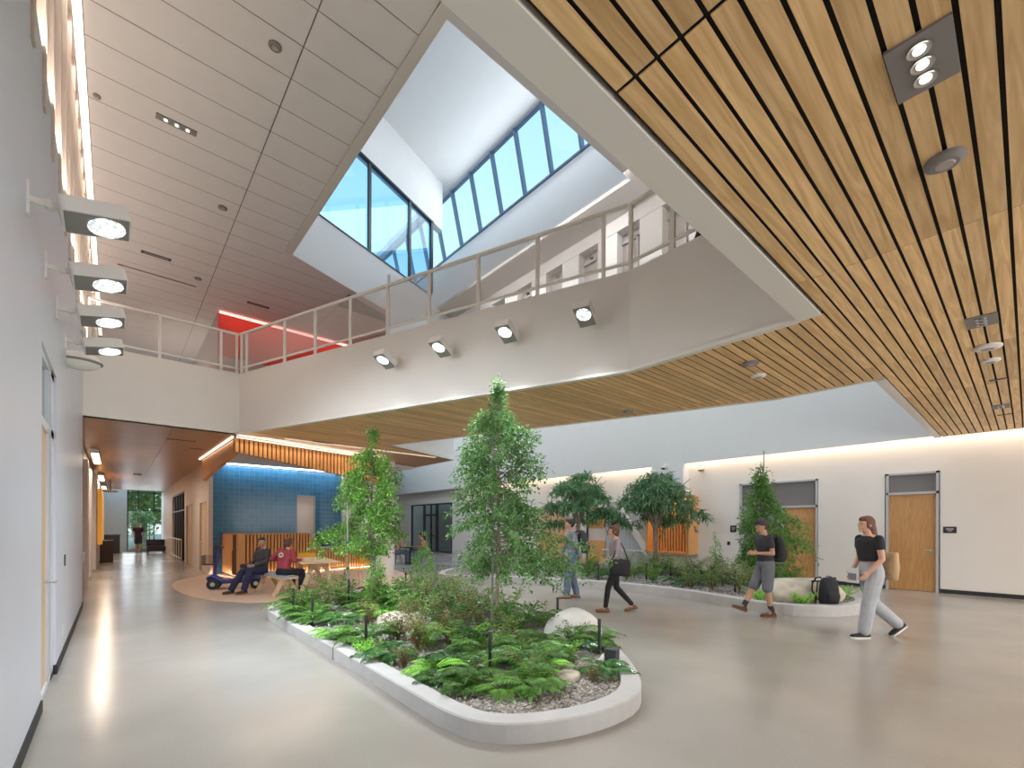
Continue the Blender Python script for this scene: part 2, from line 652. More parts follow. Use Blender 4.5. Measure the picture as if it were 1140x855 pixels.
def boards(mb, y0, y1, pitch, gap, jl, joff, m, z=ZC):
    brk = [1.40, 2.9, 3.75, 11.33, 12.45, 12.46, 18.0]
    y = y0
    row = 0
    while y < y1 - 1e-6:
        ya, yb = y, min(y + pitch - gap, y1)
        cuts = [ya] + [c for c in brk if ya < c < yb] + [yb]
        for p, q in zip(cuts, cuts[1:]):
            if q - p < 0.004:
                continue
            la, ra = bounds(p + 1e-5); lb, rb = bounds(q - 1e-5)
            if ra - la < 0.02:
                continue
            xs = [-1.5] + ([1.92, 4.63, 7.80, 10.03, 12.3, 14.1] if p < 5 else [1.0, 4.04, 7.85]) + [15.3]
            for xa, xb in zip(xs, xs[1:]):
                xb2 = xb - (0.020 if xb == 1.92 else 0.007)
                A0 = min(max(xa, la), ra); A1 = min(max(xb2, la), ra)
                B0 = min(max(xa, lb), rb); B1 = min(max(xb2, lb), rb)
                if A1 - A0 < 1e-4 and B1 - B0 < 1e-4:
                    continue
                i = len(mb.v); k = mb.mi(m)
                mb.v += [(A0, p, z), (A1, p, z), (B1, q, z), (B0, q, z), (A0, p, z + 0.007), (A1, p, z + 0.007), (B1, q, z + 0.007), (B0, q, z + 0.007)]
                for f in ((0, 3, 2, 1), (0, 1, 5, 4), (1, 2, 6, 5), (2, 3, 7, 6), (3, 0, 4, 7)):
                    mb.f.append([i + a for a in f]); mb.m.append(k)
        y += pitch
        row += 1


b = MB()
boards(b, 1.40 - 0.118 * 79, 1.40 + 0.014, 0.118, 0.022, 1.52, 2.98, wood_ceil)
boards(b, 1.414, 12.47, 0.118, 0.022, 1.52, 2.98, wood_ceil)
struct(b.build('ceiling'), 'oak boarded ceiling with dark gaps')
b = MB()
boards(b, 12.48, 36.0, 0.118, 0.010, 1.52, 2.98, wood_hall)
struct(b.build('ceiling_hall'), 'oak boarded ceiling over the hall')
# dark backing plus slab solids
b = MB()


def slab(pts, z0, z1, m):
    b.prism(pts, z0, z1, m)


zb = ZC + 0.021
slab([(XL - .1, YS), (XF, YS), (XF, 1.40), (XL - .1, 1.40)], zb, zb + 0.02, black)
slab([(5.47, 1.40), (8.50, 1.40), (8.50, 2.9), (5.62, 11.33), (8.37, 12.46), (8.40, 17.9), (8.4, 18.1), (2.45, 18.1), (2.45, 36), (-1.4, 36), (-1.4, 12.47), (2.22, 12.47), (2.22, 12.45), (5.47, 3.75)], zb, zb + 0.02, black)
struct(b.build('ceiling_backing'), 'dark backing above the ceiling boards')

# white trim soffit along the near edge of the void and thin lips round both voids
b = MB()
b.box(XL, 1.414, ZC - 0.01, 5.47, 1.62, ZC + 0.04, cream)
b.box(5.42, 1.62, ZC - 0.01, 5.51, 3.75, ZC + 0.03, cream)
b.beam((5.465, 3.75, ZC + 0.01), (2.215, 12.45, ZC + 0.01), 0.09, 0.04, cream)
struct(b.build('trim_1'), 'white trim along the edge of the front void')
b = MB()
b.box(8.5, 1.40, ZC - 0.01, XF, 1.52, ZC + 0.04, cream)
b.beam((8.5, 1.4, ZC + 0.01), (8.5, 2.9, ZC + 0.01), 0.05, 0.04, cream)
b.beam((8.5, 2.9, ZC + 0.01), (5.62, 11.33, ZC + 0.01), 0.05, 0.04, cream)
b.beam((5.62, 11.33, ZC + 0.01), (8.37, 12.46, ZC + 0.01), 0.05, 0.04, cream)
b.beam((8.37, 12.46, ZC + 0.01), (8.40, 18, ZC + 0.01), 0.05, 0.04, cream)
struct(b.build('trim_2'), 'white trim along the edge of the rear void')

# balcony fascias of the front void
b = MB()
b.box(XL, 1.50, ZC + 0.04, 5.6, 1.62, ZB, white)                       # near side (faces north)
b.box(5.50, 1.60, ZC + 0.03, 5.65, 3.78, ZB, white)                    # east side
M1 = Vector((DV1[0] - DV2[0], DV1[1] - DV2[1], 0)).normalized()
N1 = Vector((M1.y, -M1.x, 0))
b.beam(Vector((5.47, 3.75, (ZC + 0.03 + ZB) / 2)) + N1 * 0.10, Vector((2.22, 12.45, (ZC + 0.03 + ZB) / 2)) + N1 * 0.10 + M1 * 0.06, 0.14, ZB - ZC - 0.03, white)
b.box(XL, 12.45, ZC, 2.25, 12.60, ZB, white)
struct(b.build('wall_balcony'), 'white fascia of the upper floor round the front void')
# level 2 slab
b = MB()
b.prism([(XL, YS), (XF, YS), (XF, 1.4), (8.5, 1.4), (8.5, 1.62), (XL, 1.62)], 4.9, 5.18, greyceil)
b.prism([(5.65, 1.4), (8.5, 1.4), (8.5, 2.9), (5.62, 11.33), (8.37, 12.46), (8.4, 18), (15, 30), (-1.4, 30), (-1.4, 12.6), (2.3, 12.6), (5.62, 3.8)], 4.9, 5.18, greyceil)
struct(b.build('floor_upper'), 'upper floor slab')
# fascias round rear void
b = MB()
b.box(8.5, 1.25, ZC + 0.04, XF, 1.40, Z2, white_cool)
b.beam((8.43, 1.4, 4.55), (8.43, 2.9, 4.55), 0.1, 1.4, white_cool)
b.beam((8.43, 2.9, 4.55), (5.55, 11.33, 4.55), 0.1, 1.4, white_cool)
b.beam((5.55, 11.38, 6.1), (8.35, 12.54, 6.1), 0.1, 4.6, white_cool)
b.box(8.30, 12.5, ZC + 0.03, 8.40, 30, Z2, white_cool)
struct(b.build('wall_rear_void'), 'white walls round the rear void')

# big white fascia in front of the right wall and the wall itself
b = MB()
b.box(XF, 1.25, 3.86, XF + 0.12, 30, Z2 + 0.2, white_cool)
b.box(XF, YS, ZC + 0.02, XF + 0.12, 1.25, Z2, white_cool)
struct(b.build('wall_upper_right'), 'tall white fascia above the right wall')
b = MB()
b.box(XR, YS, 0, XR + 0.2, 1.45, 4.4, white)
b.box(XR, 2.53, 0, XR + 0.2, 4.05, 4.4, white)
b.box(XR, 6.25, 0, XR + 0.2, 23.05, 4.4, white)
b.box(XR, 28.05, 0, XR + 0.2, 31, 4.4, white)
b.box(XR, 1.45, 3.03, XR + 0.2, 2.53, 4.4, white)
b.box(XR, 4.05, 3.03, XR + 0.2, 6.25, 4.4, white)
b.box(XR, 23.05, 3.10, XR + 0.2, 28.05, 4.4, white)
b.box(XF + 0.12, YS, 4.38, XR, 31, 4.5, white)
b.box(XR + 1.2, 0, 0, XR + 1.3, 31, 4, white)
struct(b.build('wall_right'), 'white wall washed by warm cove light')
b = MB()
for (ya, yb2) in ((YS, 1.45), (2.53, 4.05), (6.25, 7.6), (9.3, 11.5)):
    b.box(XR - 0.015, ya, 0, XR, yb2, 0.10, base_m)
struct(b.build('baseboard_right'))
# projecting pier of the right wall
b = MB()
b.box(XF - 0.02, 8.0, 2.66, XR, 9.25, 4.38, white_cool)
struct(b.build('wall_pier'), 'pale projecting pier over the oak display box')
# cove light behind the fascia
b = MB()
b.box(XR - 0.16, 1.0, 4.02, XR - 0.10, 7.9, 4.06, em_strip)
b.box(XR - 0.16, 9.3, 4.02, XR - 0.10, 22, 4.06, em_strip)
b.box(XR - 0.16, YS + .2, 4.02, XR - 0.10, 0.9, 4.06, em_strip)
tag(b.build('cove_light'), 'warm hidden strip light in the slot above the right wall', 'light')
area('cove_glow', (XR - 0.2, 5, 4.0), (0, math.radians(-14), 0), 0.1, 13, 38, WARM)
area('cove_glow_north', (XR - 0.2, 15.5, 4.0), (0, math.radians(-14), 0), 0.1, 12, 30, WARM)
area('cove_glow_south', (XR - 0.2, -4, 4.0), (0, math.radians(-14), 0), 0.1, 8, 22, WARM)

# ---- left wall with door recess
b = MB()
ZL = 5.68
b.box(XL - 0.3, YS, 0, XL, 5.62, ZL, satin)
b.box(XL - 0.3, 6.93, 0, XL, 12.45, ZL, satin)
b.box(XL - 0.3, 5.62, 3.20, XL, 6.93, ZL, satin)
b.box(XL - 0.02, 12.45, 0, XL + 0.0, 12.62, ZC, satin)
struct(b.build('wall_left'), 'white satin wall with reflections of floodlights')
b = MB()
b.box(XL, YS, 0, XL + 0.012, 5.60, 0.10, base_m)
b.box(XL, 6.95, 0, XL + 0.012, 12.45, 0.10, base_m)
b.box(XL - 0.13, 6.918, 0, XL + 0.012, 6.95, 0.10, base_m)
struct(b.build('baseboard_left'))
# upper fin wall behind
b = MB()
b.box(-0.95, YS, 5.2, -0.85, 24, Z2 + 0.3, beige)
y = 1.0
i = 0
while y < 22:
    w = (0.05, 0.09, 0.04, 0.12)[i % 4]
    b.box(-0.85, y, 5.2, -0.85 + (0.34, 0.40, 0.36, 0.31)[i % 4], y + w, Z2 + 0.2, beige)
    y += w + (0.10, 0.07, 0.16)[i % 3]
    i += 1
struct(b.build('wall_upper_left'), 'beige wall of upright fins above the white wall')
b = MB()
b.box(-0.43, 1.0, Z2 - 0.012, -0.335, 22, Z2 + 0.03, em_strip_hi)
tag(b.build('linear_ceiling_light'), 'long glowing strip light along the left edge of the tiled ceiling', 'light')
area('strip_glow', (-0.38, 11, Z2 - 0.05), (0, 0, 0), 0.1, 20, 90, (1, .85, .72))
area('ledge_fill', (-0.40, 9.5, 5.75), (math.radians(180), math.radians(-30), 0), 0.08, 15, 105, (1, .9, .82))  # added lamp lifting the tiled ceiling; the ledge has no fixture
area('bridge_fill', (7.3, 6.0, Z2 - .06), (0, math.radians(-35), 0), .2, 9, 75, (1, .95, .9))  # added fill for the dim bridge wall, no fitting behind it
area('near_ceiling_fill', (4.5, 3.0, 6.2), (math.radians(180), 0, 0), 6, .3, 30, (1, .95, .9))  # added lamp in mid-air, brightens the grey soffit above
area('upper_floor_fill', (3.0, 20.5, 6.6), (math.radians(180), 0, 0), 3, 3, 60, (1, .85, .75))  # added upward fill for the far upper ceiling, without a fixture

# ---- upper tiled ceiling (tiles 0.61 m deep) with the roof monitor opening
OX0, OX1, OY0 = 3.35, 7.62, 5.18
b = MB()
T0, T1 = 3.18, 3.35
tiles = []
ys = [7.46 + 0.612 * i for i in range(-26, 34)]
xs = [(-0.43, 2.02), (2.02, T0)]
for ya, yb2 in zip(ys, ys[1:]):
    for k, (xa, xb) in enumerate(((-0.33, 2.02), (2.02, 5.2), (5.2, 8.3))):
        g = 0.008
        x0, x1 = xa + g, xb - g
        y0, y1 = ya + g * .8, yb2 - g * .8
        if k >= 1 and OY0 - 0.15 < yb2 and ya < 13.9:
            if k == 1:
                if yb2 < 12.1:
                    x1 = T0
                else:
                    yy = 12.3 + (x1 - 3.35) * 0.385
                    if ya < 12.25 + (5.2 - 3.35) * 0.385:
                        # cut by slanted far edge
                        def yed(x):
                            return 12.08 if x < 3.35 else 12.30 + (x - 3.35) * 0.385
                        p = [(x0, y0), (T0, y0)] if y0 < 12.08 else [(x0, y0)]
                        if y0 >= 12.08:
                            xe = 3.35 + max(0, (y0 - 12.30)) / 0.385
                            xe = min(max(xe, T0), x1)
                            p.append((xe, y0))
                            if y1 > 12.3:
                                xe1 = min(3.35 + max(0, (y1 - 12.30)) / 0.385, x1)
                                if xe1 >= x1:
                                    p.append((x1, 12.3 + (x1 - 3.35) * .385))
                                p.append((xe1, y1))
                            else:
                                p.append((T0, y1))
                            p.append((x0, y1))
                        else:
                            p += [(T0, y1), (x0, y1)]
                        b.poly([(q[0], q[1], Z2) for q in p], tile_c, True)
                        continue
            else:
                continue
        b.poly([(x0, y0, Z2), (x1, y0, Z2), (x1, y1, Z2), (x0, y1, Z2)], tile_c, True)
struct(b.build('ceiling_upper'), 'grey tiled ceiling of the upper floor')
b = MB()
zt = Z2 + 0.012
for p in ([(-0.43, YS), (15.2, YS), (15.2, 1.4), (8.35, 1.4), (8.35, OY0), (-0.43, OY0)],
          [(-0.43, OY0), (OX0, OY0), (OX0, 12.24), (-0.43, 12.24)],
          [(-0.43, 12.24), (OX0, 12.24), (OX1, 13.88), (8.35, 14.16), (8.35, 28), (-0.43, 28)],
          [(OX1, OY0), (8.35, OY0), (8.35, 14.16), (OX1, 13.88)]):
    b.prism(p, zt, zt + 0.05, groove if p[1][0] != 8.35 else greyceil)
b.box(-0.43, YS, Z2, 8.35, OY0 - 0.001, Z2 + 0.011, greyceil) if False else None
b.box(-0.95, YS, Z2 + 0.07, -0.32, 28, Z2 + 0.14, beige)
struct(b.build('ceiling_upper_backing'), 'joints of the upper tiled ceiling')
b = MB()
b.prism([(1.0, 1.62), (8.35, 1.62), (8.35, OY0), (OX0 - .17, OY0), (OX0 - .17, 1.62)], Z2 - 0.02, Z2 - 0.004, greyceil)
b.box(OX1, OY0, Z2 - 0.02, 8.35, 14.3, Z2 - 0.004, greyceil)
struct(b.build('ceiling_soffit'), 'plain grey soffit round the roof opening')
b = MB()
b.box(T0, 1.0, Z2 - 0.03, OX0, 12.24, Z2 + 0.06, mat('trim_beige', (0.62, 0.58, 0.52), 0.6))
b.prism([(T0, 12.06), (OX0, 12.06), (OX0, 12.235), (OX1, 13.87), (OX1, 14.16), (T0, 12.44)], Z2 - 0.012, Z2 + 0.01, tile_c)
struct(b.build('trim_3'), 'beige edge trim of the roof opening')

# ---- roof monitor: walls, sloped cheek, clerestory glazing, roof
DW = Vector((0.933, 0.359, 0))
P0 = Vector((3.36, 12.24, 0))
ZR = 14.45
b = MB()
b.box(OX0 - 0.12, OY0 - 0.1, Z2, OX0, 12.25, ZR, white_cool)          # west cheek
b.box(OX0 - 0.1, OY0 - 0.12, Z2, 10.6, OY0, ZR, white_cool)           # south cheek
pl = lambda s, z, o=0: tuple(P0 + DW * s + Vector((-DW.y, DW.x, 0)) * o + Vector((0, 0, z)))
for (s0, s1, z0, z1) in ((-0.05, 7.2, Z2, 9.92), (-0.05, 6.27, 12.66, ZR)):
    v = [pl(s0, z0), pl(s1, z0), pl(s1, z1), pl(s0, z1)]
    w = [pl(s0, z0, .25), pl(s1, z0, .25), pl(s1, z1, .25), pl(s0, z1, .25)]
    b.poly(v, white_cool); b.poly(w, white_cool, True)
    for a in range(4):
        c = (a + 1) % 4
        b.poly([v[a], w[a], w[c], v[c]], white_cool)
# sloped east cheek
b.poly([(7.62, 3.0, Z2 - 0.02), (10.2, 3.0, 12.52), (10.2, 24, 12.52), (7.62, 24, Z2 - 0.02)], white_cool, True)
b.poly([(7.72, 3.0, Z2 - 0.02), (10.3, 3.0, 12.52), (10.3, 24, 12.52), (7.72, 24, Z2 - 0.02)], white_cool)
# roof of the monitor
b.prism([(3.2, 4.9), (9.78, 4.9), (9.78, 14.95), (9.3, 14.8), (3.2, 12.45)], ZR, ZR + 0.25, white_cool)
b.box(9.45, 14.9, ZR, 9.78, 24, ZR + .25, white_cool)
struct(b.build('wall_roof_monitor'), 'white walls and roof of the roof monitor')
b = MB()
yy = 8.55 - 1.21 * 4
ms = []
while yy < 24:
    ms.append(yy)
    yy += 1.21
for y in ms:
    b.beam((10.18, y, 12.5), (9.70, y, ZR), 0.09, 0.14, bluefr, up=(1, 0, 0))
b.beam((10.18, 3.5, 12.52), (10.18, 24, 12.52), 0.10, 0.07, bluefr)
b.beam((9.72, 3.5, ZR - 0.04), (9.72, 24, ZR - 0.04), 0.08, 0.08, bluefr)
w1 = struct(b.build('window_1'), 'tilted clerestory window band with blue grey mullions')
b = MB()
b.poly([(10.19, 3.5, 12.5), (10.19, 24, 12.5), (9.71, 24, ZR), (9.71, 3.5, ZR)], gl_clear)
b.build('pane', w1)
# glazed corner of the room above
b = MB()
for s, ww in ((0.35, 0.07), (2.62, 0.07), (4.45, 0.07), (5.63, 0.10)):
    p = Vector(pl(s, 0, .02))
    b.beam((p.x, p.y, 9.92), (p.x, p.y, 12.66), ww, 0.10, darkgrey, up=tuple(DW))
b.beam(pl(0, 12.63, .02), pl(5.7, 12.63, .02), 0.12, 0.06, darkgrey)
b.beam(pl(0, 9.93, .02), pl(5.7, 9.93, .02), 0.1, 0.03, darkgrey)
w2 = struct(b.build('window_2'), 'glazed wall of the room above with dark frames')
b = MB()
b.poly([pl(0, 9.92, .05), pl(5.63, 9.92, .05), pl(5.63, 12.66, .05), pl(0, 12.66, .05)], gl_blue)
b.poly([pl(5.63, 9.92, .05), pl(5.63, 9.92, 5), pl(5.63, 12.66, 5), pl(5.63, 12.66, .05)], gl_clear)
b.build('pane', w2)
# room behind that glass: soffit, slab edge and railing, tilted posts against the sky
b = MB()
b.poly([pl(-0.5, 12.68, .3), pl(2.2, 12.68, .3), pl(-0.5, 12.68, 6.5)], greyceil, True)
b.poly([pl(2.6, 11.0, 4.2), pl(8.4, 11.9, 4.6), pl(6.0, 10.0, 4.0)], greyceil)
b.poly([pl(2.6, 11.0, 4.2), pl(6.0, 10.0, 4.0), pl(8.4, 11.9, 4.6)], greyceil)
b.poly([pl(-0.5, 9.9, .3), pl(7.2, 9.9, .3), pl(7.2, 9.9, 8), pl(-0.5, 9.9, 8)], greyceil)
struct(b.build('ceiling_third_floor'), 'soffit and slab seen through the upper glass')
for k, s in enumerate((0.6, 2.6, 4.6, 6.6)):
    b = MB()
    b.beam(pl(s, 9.9, 7.5), pl(s - 0.4, 12.7, 7.3), 0.18, 0.2, bluefr)
    struct(b.build('trim_%d' % (10 + k)), 'leaning post seen through the upper glass')
rr = empty('stair_railing', pl(4.2, 9.9, 3.2), math.atan2(DW.y, DW.x), 'thin metal railing seen through the glass of the room above', 'railing')
b = MB(); b.beam((0, 0, 1.0), (2.6, 0, 1.0), 0.05, 0.05, steel); b.build('top_rail', rr)
b = MB(); b.beam((0, 0, 0.5), (2.6, 0, 0.5), 0.03, 0.03, steel); b.build('mid_rail', rr)
for k in range(4):
    b = MB(); b.beam((k * .86, 0, 0), (k * .86, 0, 1.0), 0.04, 0.04, steel); b.build('post', rr)

# ---- level 2 wall on the bridge with tall narrow openings
b = MB()
XW = 8.35
ops = [5.45 + 1.10 * i for i in range(-1, 6)]
y0 = 1.4
for o in ops:
    b.box(XW, y0, 5.18, XW + 0.35, o, 8.13, white_cool)
    y0 = o + 0.57
b.box(XW, y0, 5.18, XW + 0.35, 22, 8.13, white_cool)
b.box(XW, 1.4, 8.14, XW + 0.35, 22, Z2, white_cool)
struct(b.build('wall_bridge'), 'white upper wall with a row of tall narrow openings')
for k, o in enumerate(ops):
    b = MB()
    b.box(XW + 0.22, o, 5.18, XW + 0.30, o + 0.57, 8.13, mat('opening_panel', (0.42, 0.38, 0.36), 0.6))
    b.box(XW + 0.16, o + 0.14, 5.18, XW + 0.22, o + 0.18, 7.95, greyfr)
    b.box(XW + 0.16, o + 0.14, 7.9, XW + 0.22, o + 0.57, 7.95, greyfr)
    b.box(XW + 0.15, o + .30, 7.98, XW + 0.22, o + 0.36, 8.03, blackm)
    struct(b.build('door_%d' % (20 + k)), 'tall narrow recessed opening on the upper floor')

# ---- upper floor: red lit volume and end wall
b = MB()
b.box(2.48, 17.2, 5.18, 8.3, 17.35, Z2, mat('mauve_wall', (0.52, 0.43, 0.43), 0.7))
b.box(2.48, 17.35, 5.18, 2.6, 28, Z2, MATS['mauve_wall'])
b.box(-0.9, 27.9, 5.18, 8.35, 28, Z2, white)
b.box(-0.9, YS, 5.18, XF, YS + .1, Z2, white)
struct(b.build('wall_upper_core'), 'mauve walls of the upper core')
b = MB()
b.box(2.5, 16.93, Z2 - 0.07, 8.3, 16.99, Z2 - 0.02, em_red)
tag(b.build('red_strip_light'), 'glowing red strip light at the top of the upper wall', 'light')
b = MB()
b.box(2.5, 17.185, 7.1, 8.3, 17.2, Z2 - 0.01, mat('painted_red_glow', (0.72, 0.10, 0.07), 0.6))  # red light falling on the wall, put into its colour
struct(b.build('trim_4'), 'red glow painted on the wall below the red strip light')
area('red_glow', (5.4, 16.9, Z2 - 0.1), (math.radians(-15), 0, 0), 5.6, 0.08, 9, (1, .16, .12))

# ---- far ends of the spaces
b = MB()
b.box(8.3, 30, 0, XR + .2, 30.15, Z2, white_cool)
b.box(8.4, 18.0, 0, 8.55, 30, ZC + .1, white_cool)
struct(b.build('wall_back'), 'white wall at the far end of the rear void')
b = MB()
b.prism([(8.35, 1.25), (10.0, 1.25), (10.0, 30.2), (8.35, 30.2)], Z2, Z2 + 0.1, white_cool)
b.prism([(13.4, 1.25), (XR, 1.25), (XR, 30.2), (13.4, 30.2)], Z2, Z2 + 0.1, white_cool)
for k in range(7):
    b.box(10.0, 1.25 + k * 4.8, Z2, 13.4, 1.55 + k * 4.8, Z2 + 0.3, white_cool)
struct(b.build('ceiling_rear_void'), 'white ceiling with rooflights over the rear void')

# ---- south end: glazed wall behind the viewer
b = MB()
for k in range(9):
    x = XL + k * (XR - XL) / 8
    b.box(x - 0.04, YS - 0.08, 0, x + 0.04, YS + 0.06, ZC, darkgrey)
for z in (0.03, 1.2, 2.7, ZC - .03):
    b.box(XL, YS - .05, z - 0.03, XR, YS + 0.04, z + 0.03, darkgrey)
w3 = struct(b.build('window_3'), 'dark framed window wall behind the viewer')
b = MB(); b.poly([(XL, YS, 0), (XR, YS, 0), (XR, YS, ZC), (XL, YS, ZC)], gl_clear); b.build('pane', w3)

# ---- hall
XH = 2.35
b = MB()
b.box(XH, 17.9, 0, XH + 0.12, 18.45, ZC, beige)
b.box(XH, 19.95, 0, XH + 0.12, 22.05, ZC, beige)
b.box(XH, 24.05, 0, XH + 0.12, 24.7, ZC, beige)
b.box(XH, 30.3, 0, XH + 0.12, 38, ZC, beige)
b.box(XH, 18.45, 2.48, XH + 0.12, 19.95, ZC, beige)
b.box(XH, 22.05, 2.5, XH + 0.12, 24.05, ZC, beige)
b.box(XH, 24.7, 3.2, XH + 0.12, 30.3, ZC, beige)
struct(b.build('wall_hall'), 'warm beige panelled hall wall')
b = MB()
b.box(-1.3, 12.6, 0, -1.15, 38, ZC, white)
b.box(-1.3, 12.45, 0, -.47, 12.62, ZC, white)
b.box(-1.15, 12.6, 0, -0.95, 16.3, 3.0, rustred)
b.box(-1.15, 16.3, 0, -0.52, 17.0, 3.35, beige)
b.box(-1.15, 19.5, 0, -0.55, 20.6, 3.4, white)
b.box(-1.15, 22.6, 0, -0.50, 38, 3.55, white)
b.box(-1.15, 12.6, 3.35, -.62, 38, 3.7, white)
struct(b.build('wall_hall_left'), 'stepped left side of the hall')
for k, (ya, yb2, nm) in enumerate(((17.4, 20.4, 'nearest of the three bright strip lights along the hall'), (25, 28, 'middle of the three bright strip lights along the hall'), (31.5, 34, 'farthest of the three bright strip lights along the hall'))):
    t = empty('strip_light', (-0.42, ya, 3.66), 0, nm, 'light', 'hall strip lights')
    b = MB(); b.box(-0.10, 0, 0, 0.10, yb2 - ya, 0.12, white); b.build('housing', t)
    b = MB(); b.box(-0.07, 0.05, -0.012, 0.085, yb2 - ya - .05, 0.0, em_down); b.build('diffuser', t)
    area('hall_strip_glow', (-0.3, (ya + yb2) / 2, 3.55), (0, 0, 0), 0.2, yb2 - ya, 45, WARM)
b = MB()
b.box(-1.3, 38, 0, 0.62, 38.15, 6, white_cool)
b.box(-1.3, 36.0, ZC, 3.0, 36.15, 6, white_cool)
struct(b.build('wall_hall_end'), 'white wall beside the end window')
b = MB()
for x in (0.62, 1.15, 1.95, 2.75, 3.6):
    b.box(x, 38, 0, x + 0.06, 38.1, 6, darkgrey)
for z in (0.05, 2.6, 3.75, 5):
    b.box(.62, 38, z - .03, 3.6, 38.08, z + .03, darkgrey)
w4 = struct(b.build('window_4'), 'tall mullioned window at the end of the hall')
b = MB(); b.poly([(.62, 38.04, 0), (3.6, 38.04, 0), (3.6, 38.04, 6), (.62, 38.04, 6)], gl_clear); b.build('pane', w4)
# doors of the hall
t = struct(empty('door_1', (XH + 0.05, 24.7, 0)), 'glazed doors along the hall')
b = MB()
for k in range(6):
    b.box(-0.05, k * 1.12 - .04 + .04, 0, 0.05, k * 1.12 + .09, 3.2, darkgrey)
b.box(-0.05, 0, 3.12, 0.05, 5.6, 3.2, darkgrey); b.box(-0.05, 0, 2.3, 0.05, 5.6, 2.36, darkgrey)
b.build('frame', t)
b = MB(); b.poly([(0, 0, 0), (0, 5.6, 0), (0, 5.6, 3.2), (0, 0, 3.2)], gl_dark); b.build('pane', t)
b = MB(); b.box(.5, -0.2, 0, .55, 6, 3.4, beige); b.build('lining', t)
for nm, y, h, w_ in (('door_2', 22.05, 2.5, 2.0), ('door_3', 18.45, 2.48, 1.5)):
    t = struct(empty(nm, (XH + 0.05, y, 0)), 'pale birch door in the hall wall')
    b = MB(); b.box(0.0, 0.05, 0, 0.05, w_ - .05, h - .03, wood_pale); b.build('leaf', t)
    b = MB(); b.box(-0.06, 0, 0, 0.0, .05, h, greyfr); b.box(-0.06, w_ - .05, 0, 0.0, w_, h, greyfr); b.box(-.06, 0, h - .05, 0, w_, h, greyfr); b.build('frame', t)
    b = MB(); b.box(-0.05, w_ - .25, 1.0, 0, w_ - .12, 1.06, steel); b.build('handle', t)

# ---- counter nook: blue tile walls
YN = 18.0
b = MB()
b.box(2.45, YN + .02, 0, 5.13, YN + .15, 3.78, blue_tile)
b.box(5.82, YN + .12, 0, 6.82, YN + .25, 3.78, blue_tile)
b.box(5.13, YN + .12, 2.77, 5.82, YN + .25, 3.78, blue_tile)
struct(b.build('wall_nook'), 'blue glazed tile wall behind the counter')
b = MB()
b.box(6.82, YN - .1, 0, 8.5, YN + .3, 3.78, white)
b.box(6.78, 16.9, 0, 6.86, YN, 3.78, greyfr) if False else None
b.box(5.0, YN + 1.6, 0, 6.2, YN + 1.7, 3.0, beige)
struct(b.build('wall_nook_end'), 'white wall at the right end of the blue tiles')
b = MB()
b.prism([(2.45, 13.15), (2.45, YN), (8.3, YN), (8.3, 14.85), (7.3, 14.45)], 3.74, 3.775, white_cool)
struct(b.build('ceiling_nook'), 'white ceiling of the counter nook')
t = struct(empty('door_4', (5.13, YN + .2, 0)), 'pale door in the blue tile wall')
b = MB(); b.box(0.03, 0, 0, .66, 0.05, 2.72, mat('pale_door_paint', (.86, .74, .62), .5)); b.build('leaf', t)
b = MB(); b.box(0, -.1, 0, .03, .03, 2.77, greyfr); b.box(.66, -.1, 0, .69, .03, 2.77, greyfr); b.box(0, -.1, 2.72, .69, .03, 2.77, greyfr); b.build('frame', t)
b = MB(); b.box(.52, -.04, 1.42, .6, 0, 1.46, steel); b.build('handle', t)
b = MB()
b.box(2.7, YN - 0.16, 3.70, 6.7, YN - 0.10, 3.735, mat('led_blue_white', (1, 1, 1), .5, emit=(.75, .88, 1), est=5))
tag(b.build('tile_wash_light'), 'cool strip light washing the top of the blue tiles', 'light')
area('tile_wash', (4.7, YN - 0.22, 3.68), (math.radians(22), 0, 0), 4.0, 0.08, 14, (.75, .88, 1))

# slatted header round the nook
b = MB()
HA, HB, HC = Vector((2.16, 17.9, 0)), Vector((2.24, 12.88, 0)), Vector((6.65, 14.02, 0))


def hz(p, q, t, za, zb_):
    return lerp(za, zb_, t)


# plain oak face towards the hall
b.poly([(HA.x, HA.y, 3.10), (HB.x, HB.y, 3.44), (HB.x, HB.y, 3.77), (HA.x, HA.y, 3.77)], wood_slat)
b.poly([(HA.x + .12, HA.y, 3.10), (HB.x + .12, HB.y + .1, 3.44), (HB.x + .12, HB.y + .1, 3.77), (HA.x + .12, HA.y, 3.77)], wood_slat, True)
b.poly([(HA.x, HA.y, 3.10), (HA.x + .12, HA.y, 3.10), (HB.x + .12, HB.y + .1, 3.44), (HB.x, HB.y, 3.44)], wood_slat)
d = (HC - HB); L = d.length; d.normalize(); nn = Vector((-d.y, d.x, 0))
zz = lambda s: 3.44 - s / 2.93 * 0.28
p0 = HB + nn * 0.05
p1 = HC + nn * 0.05
b.poly([(p0.x, p0.y, zz(0)), (p1.x, p1.y, zz(L)), (p1.x, p1.y, 3.77), (p0.x, p0.y, 3.77)], tan_panel)
q0 = HB + nn * 0.12
q1 = HC + nn * 0.12
b.poly([(q0.x, q0.y, zz(0)), (q1.x, q1.y, zz(L)), (q1.x, q1.y, 3.77), (q0.x, q0.y, 3.77)], wood_slat, True)
s = 0.0
while s < L:
    a = HB + d * s; c = HB + d * min(s + 0.075, L)
    for (u, v2) in ((a, c),):
        o = nn * 0.045
        pts8 = [(u.x, u.y, zz(s)), (v2.x, v2.y, zz(s + .075)), (v2.x, v2.y, 3.765), (u.x, u.y, 3.765)]
        bk = [tuple(Vector(q) + o) for q in pts8]
        b.poly(pts8, wood_slat); b.poly([pts8[0], pts8[3], bk[3], bk[0]], wood_slat); b.poly([pts8[1], bk[1], bk[2], pts8[2]], wood_slat)
        b.poly([pts8[0], bk[0], bk[1], pts8[1]], wood_slat)
    s += 0.115
